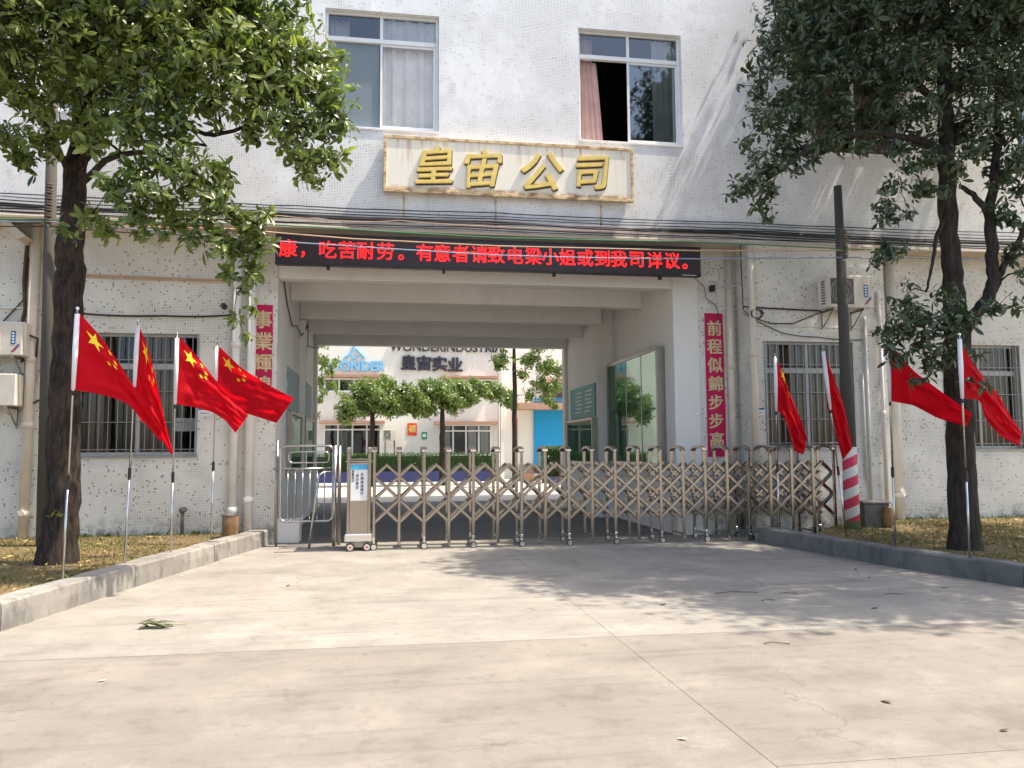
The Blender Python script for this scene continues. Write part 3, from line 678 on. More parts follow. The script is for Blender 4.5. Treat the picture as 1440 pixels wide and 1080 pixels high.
for ch, cx, cz, s, sh in (('皇', .85, 6.61, .76, 0.02), ('宙', 1.70, 6.59, .76, .05), ('公', 2.77, 6.575, .80, .05), ('司', 3.70, 6.60, .74, .04)):
    put_text('character', ch, cx, yb-.012, cz, s*.96, 'gold', sg, .018, .013, 1.0, sh, 0, .10)
    put_text('character_shade', ch, cx+.010, yb+.018, cz-.016, s*.96, 'ink', sg, .012, .022, 1.0, sh, 0, .10)  # black offset copy draws the shaded side of each letter
struct_rust = [obj('rust_streak', MB().quad((x-.025, YU-.003, 5.6), (x+.02, YU-.003, 5.6), (x+.012, YU-.003, 6.1), (x-.012, YU-.003, 6.1)), 'rust', sg) for x in (.32, 1.95, 3.9)]

led = thing('led_display', (2, YU-.1, 4.8), 'long black electronic display with red scrolling characters above the passage', 'sign')
lx0, lx1, lz0, lz1 = -1.86, 5.80, 4.79, 5.345
ly = YU-.02
obj('housing', MB().box(lx0, lx1, ly, ly+.14, lz0, lz1), 'ledbox', led, bevel=.012)
obj('frame', MB().box(lx0, lx1, ly-.012, ly-.001, lz1-.03, lz1).box(lx0, lx1, ly-.012, ly-.001, lz0, lz0+.03), 'black', led)
for x in (-1.0, 1.0, 3.0, 5.0): obj('bracket', MB().box(x, x+.05, ly+.03, ly+.12, lz0-.06, lz0-.001), 'black', led)
def ledx(px): return at(px, 360, ly).x
for s, px in (('康', 405), ('，', 426), ('吃', 461), ('苦', 488), ('耐', 514), ('劳', 542), ('。', 564), ('有', 597), ('意', 622), ('者', 648), ('请', 674), ('致', 698), ('电', 725), ('梁', 750), ('小', 774), ('姐', 798), ('或', 823), ('到', 847), ('我', 870), ('司', 895), ('详', 920), ('议', 945), ('。', 963)):
    small = s in '，。'
    put_text('character', s, ledx(px), ly-.004, 5.075-(.10 if small else 0), .325 if not small else .30, 'led', led, .001, .0032, .98)
obj('maker_plate', MB().box(5.42, 5.70, ly-.014, ly-.0125, lz0+.012, lz0+.024), 'cable_w', led)

def scroll(name, x, z0, z1, wd, chars, label, y, tearl=False, top=.25, step=None):
    s = thing(name, (x, y, z0), label, 'banner')
    mb = MB(); n = 26
    for i in range(n+1):
        z = z0+(z1-z0)*i/n; e = .006*math.sin(i*1.7); t = 0
        if tearl: t = max(0, .10*(1-abs(z-z0-0.1)/.6)) if i > 0 else .15
        mb.v += [(x-wd/2+t*random.uniform(.4, 1), y-.004+e*.3, z), (x, y-.004-.002*math.sin(i*.9), z), (x+wd/2-.004*math.sin(i*.6), y-.004-e*.3, z)]
    for i in range(n):
        a = 3*i; mb.f += [(a, a+1, a+4, a+3), (a+1, a+2, a+5, a+4)]
    me = bpy.data.meshes.new('paper'); me.from_pydata(mb.v, [], mb.f); me.materials.append(M['redpaper']); link('paper', me, s)
    k = len(chars); st = step or (z1-z0-top-.12)/k
    for i, c in enumerate(chars):
        put_text('character', c, x+random.uniform(-.008, .008), y-.012, z1-top-st*i-st*.42, st*.86, 'glitter', s, .002, .0085, 1.0)
    return s
scroll('couplet_scroll', 6.265, 1.45, 4.21, .375, '前程似錦步步高', 'long red paper scroll with seven gold characters beside the right pipes', YF-.006, top=.14)
scroll('couplet_scroll', -2.115, 2.52, 4.18, .33, '事業輝煌', 'short torn red scroll with gold characters left of the passage, below the display', YF-.006, True, top=.10, step=.385)

# house number plates
for x, y, lab in ((-3.06, YF, 'small white notice plate with blue band right of the left barred window'), (6.87+.0, YU+.003, 'small white notice plate with blue band left of the right barred window')):
    t = thing('notice_plate', (x, y, 2.3), lab, 'sign')
    obj('plate', MB().box(x-.11, x+.11, y-.006, y-.001, 2.23, 2.36), 'placard', t); obj('band', MB().box(x-.105, x+.105, y-.009, y-.0065, 2.32, 2.355), 'bluelabel', t)
    obj('text_line', MB().box(x-.08, x+.08, y-.009, y-.0065, 2.26, 2.272), 'ink', t)

# notice cases in the passage
c1 = thing('notice_case', (5.4, 16.7, 1.3), 'tall aluminium framed glass notice case on the right passage wall', 'notice board')
ya, yb_, za, zb = 15.0, 18.55, 1.27, 3.62; xf = 5.27
obj('case_box', MB().box(xf+.05, 5.448, ya+.02, yb_-.02, za+.02, zb-.02), 'tealw', c1)
obj('frame', MB().box(xf, 5.447, ya, yb_, zb-.07, zb).box(xf, 5.447, ya, yb_, za, za+.07).box(xf+.001, 5.446, ya, ya+.07, za+.07, zb-.07).box(xf+.001, 5.446, yb_-.07, yb_, za+.07, zb-.07), 'steel_d', c1, bevel=.004)
ys = [ya+.07, ya+.07+.95, ya+.07+2.0, yb_-.07]
for i in range(3):
    obj('pane', MB().quad((xf+.02, ys[i]+.01, za+.07), (xf+.02, ys[i+1]-.01, za+.07), (xf+.02, ys[i+1]-.01, zb-.07), (xf+.02, ys[i]+.01, zb-.07)), 'caseglass', c1)
    if i: obj('mullion', MB().box(xf+.01, xf+.035, ys[i]-.008, ys[i]+.008, za+.07, zb-.07), 'steel_d', c1)
for i in range(6):
    yy = ya+.3+i*.53; obj('poster', MB().box(xf+.042, xf+.048, yy, yy+.4, za+.2+(i % 2)*.1, zb-.8-(i % 3)*.15), 'poster', c1)
c2 = thing('teal_board', (5.07, 20.1, 2.4), 'teal printed board above the small notice case on the right passage wall', 'notice board')
obj('board', MB().box(5.05, 5.078, 18.85, 21.45, 2.42, 3.22), 'teal', c2)
for i in range(6):
    for j in range(2):
        yy = 19.1+j*1.0+(i % 3)*.08; obj('text_line', MB().box(5.044, 5.049, yy, yy+.62, 3.05-i*.1, 3.09-i*.1), 'tealw', c2)
c3 = thing('notice_case', (5.07, 20.1, 1.3), 'small dark framed glass notice case under the teal board', 'notice board')
obj('case_box', MB().box(4.99, 5.077, 18.85, 21.45, 1.31, 2.32), 'poster', c3)
obj('frame', MB().box(4.95, 5.077, 18.8, 21.5, 2.321, 2.38).box(4.95, 5.077, 18.8, 21.5, 1.25, 1.309).box(4.951, 5.076, 18.8, 18.849, 1.31, 2.32).box(4.951, 5.076, 21.451, 21.5, 1.31, 2.32), 'steel_d', c3)
obj('pane', MB().quad((4.97, 18.85, 1.31), (4.97, 21.45, 1.31), (4.97, 21.45, 2.32), (4.97, 18.85, 2.32)), 'caseglass', c3)
for (a, b, lab1, lab2) in ((16.0, 18.05, 'nearer pale teal poster board on the left passage wall', 'nearer glass notice case on the left passage wall'), (18.9, 21.1, 'farther pale teal poster board on the left passage wall', 'farther glass notice case on the left passage wall')):
    t = tag(obj('poster_board', MB().box(-1.868, -1.84, a, b, 2.42, 3.25), 'poster'), lab1, 'notice board')
    t = thing('notice_case', (-1.85, a, 1.2), lab2, 'notice board')
    obj('case_box', MB().box(-1.867, -1.80, a+.05, b-.05, 1.22, 2.33), 'poster', t)
    obj('frame', MB().box(-1.868, -1.76, a, b, 2.331, 2.38).box(-1.868, -1.76, a, b, 1.16, 1.219).box(-1.867, -1.761, a, a+.049, 1.22, 2.33).box(-1.867, -1.761, b-.049, b, 1.22, 2.33), 'steel_d', t)
    obj('pane', MB().quad((-1.78, a+.05, 1.22), (-1.78, b-.05, 1.22), (-1.78, b-.05, 2.33), (-1.78, a+.05, 2.33)), 'caseglass', t)
tag(obj('ceiling_cable', MB().tube([(-1.83, 14.75, 4.85), (-1.84, 15.6, 4.4), (-1.84, 16.5, 4.12), (-1.83, 17.3, 4.25), (-1.82, 18.1, 4.15), (-1.70, 18.3, 4.42), (-1.80, 19.5, 4.1), (-1.80, 21.0, 4.25), (-1.74, 22.0, 4.4)], .014, 6), 'cable'), 'thin black cable sagging along the top of the left passage wall', 'cable')

# ================================================================== AIR CONDITIONERS
def ac(name, x, y, z, wd, h, d, label, marks=True, front=True):
    t = thing(name, (x, y, z), label, 'air conditioner', 'air conditioner outdoor units on the walls')
    obj('casing', MB().box(x, x+wd, y, y+d, z, z+h), 'ac', t, bevel=.012)
    g = obj('fan_grille', MB().box(x+wd*.06, x+wd*.56, y-.006, y-.001, z+h*.1, z+h*.9), 'acgrill', t)
    cx, cz = x+wd*.31, z+h*.5
    for r in (.08, .13, .18, .22):
        if r < h*.42: obj('ring', MB().tube([(cx+r*math.cos(a*math.pi/10), y-.012, cz+r*math.sin(a*math.pi/10)) for a in range(21)], .005, 4, False), 'cable_w', g)
    obj('fan_hub', MB().tube([(cx, y-.016, cz), (cx, y-.007, cz)], .045, 12), 'ac', g)
    for a in (x+wd*.045, x+wd*.57): obj('grille_frame', MB().box(a, a+.014, y-.012, y-.0, z+h*.08, z+h*.92), 'ac', t)
    for i in range(9): obj('vent_slot', MB().box(x-.004, x-.001, y+d*.25, y+d*.62, z+h*(.12+.085*i), z+h*(.165+.085*i)), 'acgrill', t)
    if marks:
        obj('label_plate', MB().box(x+wd*.79, x+wd*.875, y-.004, y-.001, z+h*.33, z+h*.72), 'bluelabel', t)
        for i in range(4): obj('label_mark', MB().box(x+wd*.81, x+wd*.85, y-.006, y-.0045, z+h*(.37+.085*i), z+h*(.42+.085*i)), 'placard', t)
        obj('badge', MB().prism([(x+wd*.79, z+h*.10), (x+wd*.84, z+h*.10), (x+wd*.95, z+h*.28), (x+wd*.95, z+h*.36), (x+wd*.90, z+h*.30)], y-.004, y-.001), 'bluelabel', t)
        obj('badge_stripe', MB().prism([(x+wd*.80, z+h*.115), (x+wd*.84, z+h*.115), (x+wd*.945, z+h*.29), (x+wd*.92, z+h*.29)], y-.006, y-.0045), 'redlabel', t)
    for a in (x+wd*.15, x+wd*.8):
        obj('wall_bracket', MB().box(a, a+.03, y+.02, y+d+.15, z-.04, z-.002).prism([(a, z-.35), (a+.03, z-.35), (a+.03, z-.04), (a, z-.04)], y+d+.10, y+d+.14).tube([(a+.015, y+.1, z-.03), (a+.015, y+d+.12, z-.32)], .012, 6), 'steel_d', t)
    return t
ac('air_conditioner', 8.04, YU-.50, 4.19, .92, .60, .34, 'cream air conditioner unit high on the right wall behind the concrete pole')
ac('air_conditioner', -6.62, YF-.48, 3.18, .80, .55, .32, 'cream air conditioner at the left picture edge, upper of two beside the cream pipe', True)
ac('air_conditioner', -6.68, YF-.46, 2.36, .78, .52, .30, 'grey white air conditioner at the left picture edge, lower of two beside the cream pipe', False)
obj('hose', MB().tube([(-5.95, YF-.3, 3.6), (-5.72, YF-.15, 3.5), (-5.75, YF-.1, 3.2), (-5.95, YF-.2, 3.1)], .018, 6).tube([(-6.0, YF-.3, 2.5), (-5.9, YF-.1, 2.35), (-5.2, YF-.05, 2.75)], .018, 6), 'black', bld)

obj('old_cable_bundle', MB().tube([(-6.0, YF-.03, 5.1), (-6.02, YF-.04, 4.5), (-5.98, YF-.04, 4.0), (-6.05, YF-.05, 3.6)], .03, 6).tube([(-5.97, YF-.02, 4.9), (-5.99, YF-.03, 4.2), (-6.3, YF-.05, 3.8)], .014, 5), 'twig', bld)
# security camera
t = thing('security_camera', (-2.75, YF, 4.1), 'small dark security camera on the wall left of the white drain pipes', 'camera')
obj('body', MB().tube([(-2.72, YF-.28, 4.08), (-2.78, YF-.08, 4.14)], .05, 12), 'black', t); obj('mount', MB().tube([(-2.77, YF-.1, 4.14), (-2.77, YF-.001, 4.2)], .018, 8), 'cable_w', t)
t = thing('junction_box', (6.45, YF, 4.7), 'small black box with loose wires hanging beside the right pipes', 'electrical box')
obj('box', MB().box(6.18, 6.27, YF-.12, YF-.02, 4.62, 4.74), 'black', t, bevel=.008)
obj('wire', MB().tube([(5.82, YF-.3, 5.0), (6.1, YF-.2, 5.06), (6.35, YF-.1, 5.05), (6.38, YF-.08, 4.85), (6.24, YF-.08, 4.7)], .012, 6).tube([(6.27, YF-.08, 4.68), (6.9, YU-.08, 4.7)], .012, 6), 'cable_w', t)
obj('wire', MB().tube([(5.82, YF-.2, 4.85), (6.05, YF-.1, 4.7), (6.1, YF-.06, 4.5), (6.3, YF-.06, 4.35), (6.38, YF-.06, 4.0)], .008, 6), 'cable', t)
# ================================================================== UTILITY POLES
def upole(x, y, ztop, r0, r1, label, xt, ins_side, mats='polecon', stripe=None):
    t = thing('utility_pole', (x, y, 0), label, 'utility pole')
    z0 = 0.15
    obj('shaft', MB().tube([(x, y, z0 if not stripe else stripe), (x+(xt-x)*.5, y, (z0+ztop)/2), (xt, y, ztop)], [r0, (r0+r1)/2, r1], 18), mats, t, smooth=True)
    if stripe:
        me = mesh('painted_base', MB().lathe([(r0*1.12, .12), (r0*1.06, 1.0), (r0*1.03, stripe)], (0, 0, 0), 18), 'stripe', True)
        o = link('painted_base', me, t); o.location = (x, y, 0)
    return t
xR0 = at(1197, 700, 13.0).x; xR1 = at(1178, 265, 13.0).x
pR = upole(xR0, 13.0, at(1178, 262, 13.0).z, .12, .07, 'concrete utility pole with a red and white striped base in front of the right wall', xR1, 1, stripe=1.62)
xL1 = at(72, 200, 13.2).x
pL = upole(at(64, 700, 13.2).x, 13.2, 8.2, .105, .07, 'grey concrete utility pole half hidden behind the left tree trunk', at(74, 100, 13.2).x, 1)
def insul(parent, x, y, z0, n, dz):
    rk = obj('insulator_rack', MB().box(x-.02, x+.02, y-.02, y+.02, z0-.04, z0+n*dz), 'steel_d', parent)
    for i in range(n):
        obj('insulator', MB().lathe([(.02, 0), (.055, .01), (.05, .03), (.028, .035), (.05, .045), (.052, .065), (.02, .075)], (x, y-.05, z0+i*dz), 12), 'cement', rk, smooth=True)
insul(pR, at(1187, 350, 12.82).x, 12.85, at(1187, 364, 12.82).z, 6, .088)
insul(pL, at(69, 290, 13.0).x, 13.02, at(69, 315, 13.0).z, 7, .092)

# ================================================================== CABLES
def cab(pts, r, mat, label, sag=0.0, wig=0.0, group='cables strung along the front wall'):
    P = []
    for i in range(len(pts)-1):
        a, b = pts[i], pts[i+1]
        for k in range(10):
            u = k/10; p = a.lerp(b, u); p = p+Vector((0, 0, -sag*4*u*(1-u)+random.gauss(0, wig))); P.append(p)
    P.append(pts[-1])
    return tag(obj('cable', MB().tube(P, r, 6), mat, smooth=True), label, 'cable', group)
rows = [  # y at x=0, 390, 700, 1040, 1440 ; radius ; plane
 (271, 288, 299, 313, 328, .010, 13.86), (276, 292, 305, 316, 333, .008, 13.85), (281, 296, 307, 321, 337, .010, 13.84), (285, 303, 313, 324, 341, .014, 13.82),
 (288, 300, 312, 327, 344, .026, 13.83), (292, 305, 316, 331, 348, .016, 13.81), (296, 309, 319, 334, 351, .010, 13.83), (298, 310, 322, 336, 347, .007, 13.86)]
for i, (a, b, c, d, e, r, Y) in enumerate(rows):
    off = random.uniform(-60, 60)
    pts = [at(-700, a-18, Y), at(0, a, Y), at(390+off, b, Y), at(700+off, c, Y), at(1040, d, Y), at(1440, e, Y), at(2100, e+8, Y)]
    cab(pts, r, 'cable', 'black cable among the bundle running along the bottom edge of the upper wall', 0.02, 0.004)
cab([at(380, 302, 13.8), at(500, 312, 13.8), at(560, 310, 13.8), at(700, 319, 13.8), at(1040, 331, 13.8)], .008, 'cable_t', 'pinkish brown cable within the black bundle above the display', .01)
cab([at(391, 298, 13.84), at(480, 305, 13.84), at(600, 305, 13.84), at(720, 312, 13.84), at(860, 318, 13.84), at(1030, 329, 13.84)], .007, 'cable_w', 'thin pale cable within the bundle above the display', .015)
y2 = 13.02
A = at(69, 300, y2); B = at(1187, 345, 12.8)
cab([at(-400, 305, y2), at(69, 309, y2), at(386, 316, 13.5), at(550, 326, 13.5), at(700, 334.5, 13.5), at(960, 340, 13.4), at(1045, 343, 13.3), at(1187, 350, 12.8), at(1440, 357, 12.8), at(1900, 366, 12.8)], .011, 'cable_g', 'green cable crossing just above the display', 0.0, 0, 'long cables between the two poles')
cab([at(69, 316, y2), at(330, 322, 13.3), at(398, 328, 13.4), at(500, 336, 13.4), at(700, 346, 13.3), at(980, 352.5, 13.2), at(1187, 352, 12.8), at(1440, 356, 12.8)], .012, 'cable_t', 'tan cable crossing the upper edge of the display', 0, 0, 'long cables between the two poles')
cab([at(-400, 309, y2), at(69, 312, y2), at(230, 325, 13.1), at(385, 339, 13.2), at(550, 350, 13.2), at(700, 359, 13.1), at(850, 363, 13.0), at(982, 364, 13.0), at(1187, 362, 12.8), at(1440, 365, 12.8), at(1900, 370, 12.8)], .012, 'cable_b', 'grey blue cable crossing the red characters of the display', 0, 0, 'long cables between the two poles')
cab([at(-400, 315, y2), at(69, 318, y2), at(250, 330, 13.3), at(386, 340, 13.7)], .010, 'cable', 'black cable running from the left pole to the display corner', .02, 0, 'long cables between the two poles')
cab([at(116, 441, YF-.03), at(230, 444, YF-.03), at(325, 443, YF-.03)], .016, 'cable', 'black cable sagging along the wall above the left barred window', .02)
cab([at(1045, 431, YU-.05), at(1075, 433, YU-.05), at(1130, 436, YU-.05), at(1155, 437, YU-.05)], .016, 'cable', 'black cable clipped to the wall left of the right air conditioner', .0)
cab([at(1045, 436, YU-.05), at(1060, 447, YU-.05), at(1085, 455, YU-.05), at(1115, 455, YU-.05), at(1155, 439, YU-.05)], .011, 'cable', 'looping black cable under the clipped cable by the right pipes', .0)
cab([at(1045, 440, YU-.04), at(1100, 468, YU-.04), at(1150, 474, YU-.04), at(1215, 478, YU-.04)], .009, 'cable', 'thin black cable drooping above the right barred window', .02)
c0 = at(1062, 442, YU-.06)
tag(obj('cable_coil', MB().tube([c0+Vector((.11*math.cos(a*.42)*(1+.1*math.sin(a*1.3)), -.002*a, .09*math.sin(a*.42)+.01*math.sin(a))) for a in range(48)], .008, 5), 'cable', smooth=True), 'coiled spare black cable hanging on the wall right of the cream pipes', 'cable')
cab([at(1041, 345, YU-.01), at(1045, 435, YU-.01)], .012, 'cable', 'black cable running straight down beside the right cream pipe')

# ================================================================== SLIDING GATE
gate = thing('sliding_gate', (4, 13.5, 0), 'stainless steel accordion sliding gate stretched across the driveway', 'gate')
GX0 = at(526, 700, 13.3).x; N = 20; PITCHG = (at(1174, 700, 13.34).x-GX0)/N; GD = .54
def gY(x): return 13.3+.04*(x-GX0)/8.5
zt = 1.62
post_m = mesh('post', MB().box(-.024, .024, -.018, .018, .07, zt-.03), 'steel', bevel=.005)
cap_v = MB()
for j in range(11):
    a = math.pi*j/10; y = GD/2-math.cos(a)*(GD/2+.018); z = zt-.04+.085*math.sin(a)
    for x in (-.044, .044): cap_v.v.append((x, y, z))
    for x in (-.044, .044): cap_v.v.append((x, GD/2-math.cos(a)*(GD/2-.012), zt-.06+.065*math.sin(a)))
for j in range(10):
    b = 4*j; cap_v.f += [(b, b+1, b+5, b+4), (b+2, b+6, b+7, b+3), (b, b+4, b+6, b+2), (b+1, b+3, b+7, b+5)]
cap_v.f += [(0, 2, 3, 1), (40, 41, 43, 42)]
cap_m = mesh('arch_cap', cap_v, 'steel_d'); 
clip_m = mesh('base_bar', MB().box(-.015, .015, .01, GD-.01, .13, .16), 'steel_d')
foot_m = mesh('wheel_fork', MB().box(-.02, .02, -.022, .022, .10, .20).box(-.012, .012, -.03, .0, .05, .12), 'chrome', bevel=.004)
wh = MB().tube([(0, -.045, .055), (0, -.015, .055)], .055, 16); wheel_m = mesh('wheel', wh, 'black')
rim_m = mesh('wheel_rim', MB().tube([(0, -.052, .055), (0, -.046, .055)], .042, 14), 'chrome')
def gp(name, me, x, y, z=0, par=gate):
    o = bpy.data.objects.new(name, me); C.objects.link(o); o.parent = par; o.matrix_parent_inverse = Matrix.Translation(-gate.location); o.location = (x, y, z); return o
xs = [GX0+PITCHG*i for i in range(N+1)]
for i, x in enumerate(xs):
    y = gY(x)
    gp('post', post_m, x, y); gp('post', post_m, x, y+GD); gp('arch_cap', cap_m, x, y); gp('base_bar', clip_m, x, y)
    if i % 2 == 0:
        for yy in (y, y+GD):
            gp('wheel_fork', foot_m, x, yy); gp('wheel', wheel_m, x, yy); gp('wheel_rim', rim_m, x, yy)
zs = [1.365, 1.175, .985, .80, .615, .43]           # apex, joints ... half-pitch steps
def bar_m(sgn, steps, start):
    # thin flat bar following half pitch steps
    h = PITCHG/2; a = Vector((0, 0, zs[start])); b = Vector((sgn*h*steps, 0, zs[start+steps]))
    d = (b-a).normalized(); n = Vector((-d.z, 0, d.x))*.021; mb = MB(); e = d*.018
    q = [a-e-n, b+e-n, b+e+n, a-e+n]
    return mesh('lattice_bar', MB().prism([(v.x, v.z) for v in q], -.009, .009), 'steel', bevel=.003)
cache = {}
pin = mesh('pivot', MB().tube([(0, -.016, 0), (0, .016, 0)], .018, 10), 'chrome')
for yo, lay in ((0.028, 0), (.090, 1), (GD-.090, 0), (GD-.028, 1)):
    for i in range(-2, N):
        # apex at mid between i and i+1
        xa = xs[0]+PITCHG*(i+.5)
        for sgn in (1, -1):
            st, steps, x = 0, 5, xa
            if sgn == 1:
                # clip to start at the first post
                k = 0
                while x < xs[0]-1e-6: x += PITCHG/2; k += 1
                st = k; steps = 5-k
                mx = int(round((xs[-1]-x)/(PITCHG/2))); steps = min(steps, mx)
            else:
                if i < 0: continue
                steps = min(5, int(round((x-xs[0])/(PITCHG/2))))
            if steps <= 0: continue
            key = (sgn, steps, st)
            if key not in cache: cache[key] = bar_m(sgn, steps, st)
            if lay == 0 or True: gp('lattice_bar', cache[key], x, gY(x)+yo+(.011 if sgn > 0 else -.011))
    for sgn_i in (0,):
        # mirrored bars that start beyond the last post
        for i in (N, N+1):
            x = xs[0]+PITCHG*(i+.5); k = 0
            while x > xs[-1]+1e-6: x -= PITCHG/2; k += 1
            if 5-k > 0:
                key = (-1, 5-k, k)
                if key not in cache: cache[key] = bar_m(-1, 5-k, k)
                gp('lattice_bar', cache[key], x, gY(x)+yo-.011)
for i in range(N):
    x = xs[i]+PITCHG/2; gp('pivot', pin, x, gY(x)+.03, zs[0]-.005); gp('pivot', pin, x, gY(x)+GD-.03, zs[0]-.005)
# drive head
hx0, hx1 = at(488, 700, 13.27).x, at(521, 700, 13.27).x
hy = 13.27
hw = hx1-hx0
hd = obj('drive_head', MB().box(hx0+.02, hx1-.02, hy+.02, hy+.48, .20, 1.42), 'steel', gate, bevel=.008)
for x in (hx0+.02, hx1-.02):
    for y in (hy, hy+.50):
        gp('post', post_m, x, y)
    gp('head_cap', mesh('head_cap', MB().box(-.035, .035, -.04, .54, zt-.06, zt+.04), 'steel_d', bevel=.02), x, hy)
obj('crossbar', MB().box(hx0+.04, hx1-.04, hy-.008, hy+.01, 1.46, 1.475).box(hx0-.03, hx1+.03, hy+.005, hy+.35, 1.421, 1.44), 'steel', hd)
obj('placard', MB().box(hx0+.055, hx1-.045, hy+.008, hy+.019, .80, 1.38), 'placard', hd)
obj('placard_band', MB().box(hx0+.055, hx1-.045, hy+.004, hy+.0075, 1.30, 1.38), 'blueband', hd)
def vtext(s, x, z, size, par, mat='ink', y=hy+.005):
    for i, ch in enumerate(s): put_text('placard_text', ch, x, y, z-i*size*1.12, size, mat, par, .0008, .001)
vtext('温馨提示', hx0+.09, 1.27, .045, hd); vtext('来访登记', hx0+.16, 1.20, .055, hd); vtext('车辆减速慢行', hx0+.235, 1.22, .055, hd)
obj('bumper', MB().box(hx0-.035, hx1+.035, hy-.045, hy+.54, .14, .27), 'chrome', gate, bevel=.015)
obj('skirt', MB().box(hx0-.01, hx1+.01, hy-.02, hy+.38, .06, .139), 'steel_d', gate)
for x in (hx0+.06, hx1-.05):
    gp('wheel', mesh('wheel', MB().tube([(0, -.07, .065), (0, -.03, .065)], .065, 18), 'black'), x, hy)
    rm = gp('wheel_rim', mesh('wheel_rim', MB().tube([(0, -.08, .065), (0, -.071, .065)], .048, 16), 'chrome'), x, hy)
    gp('wheel_hub', mesh('wheel_hub', MB().tube([(0, -.088, .065), (0, -.081, .065)], .018, 10), 'redlabel'), x, hy)
tag(obj('gate_track', MB().box(-1.7, 9.0, 13.28, 13.32, .003, .012).box(-1.7, 9.0, 13.82, 13.86, .003, .012), 'steel_d'), 'thin steel rails on the ground under the sliding gate', 'gate track')

# pedestrian gate on the left
pg = thing('pedestrian_gate', (-1.8, 14.1, 0), 'small stainless tube swing gate left of the sliding gate', 'gate')
PY = 14.05
gx0, gx1 = at(394, 700, PY).x, at(468, 700, PY).x; zT, zM, zB = at(430, 627, PY).z, at(430, 659, PY).z, at(430, 733, PY).z
def rrect(x0, x1, z0, z1, r, y=PY):
    P = []
    for cx, cz, a0 in ((x1-r, z1-r, 0), (x0+r, z1-r, 90), (x0+r, z0+r, 180), (x1-r, z0+r, 270)):
        for k in range(5): a = R(a0+22.5*k); P.append((cx+r*math.cos(a), y, cz+r*math.sin(a)))
    return P+[P[0]]
obj('outer_tube', MB().tube(rrect(gx0, gx1, zB, zT, .09), .020, 10, False), 'steel_g', pg, smooth=True)
obj('inner_tube', MB().tube(rrect(gx0+.13, gx1-.07, zM+.10, zT-.10, .06), .013, 8, False), 'steel_g', pg, smooth=True)
obj('rail', MB().tube([(gx0-.12, PY, zM), (gx1, PY, zM)], .018, 8), 'steel_g', pg, smooth=True)
for i in range(6):
    x = gx0+.12+i*(gx1-gx0-.2)/5.5; obj('bar', MB().tube([(x, PY, zB), (x, PY, zM)], .010, 8), 'steel_g', pg, smooth=True)
for x in (gx0+.42, gx0+.07): obj('bar', MB().tube([(x, PY, zM), (x, PY, zT-.1 if x > gx0+.2 else zM+.14)], .009, 6), 'steel_g', pg)
obj('gate_post', MB().tube([(gx1+.03, PY-.02, .0), (gx1+.03, PY-.02, zT)], .034, 12), 'steel_g', pg, smooth=True)
obj('gate_post', MB().tube([(gx1+.10, PY+.12, .0), (gx1+.10, PY+.12, zT)], .03, 12), 'steel_d', pg, smooth=True)
obj('brace', MB().tube([(gx1-.36, PY-.28, .0), (gx1-.22, PY-.18, zM-.12), (gx1-.16, PY-.1, zM-.06), (gx1, PY-.03, zM-.06)], .020, 8), 'steel_g', pg, smooth=True)
obj('hinge_post', MB().tube([(gx0-.06, PY+.05, .0), (gx0-.06, PY+.05, zT+.1)], .018, 8), 'steel_d', pg, smooth=True)

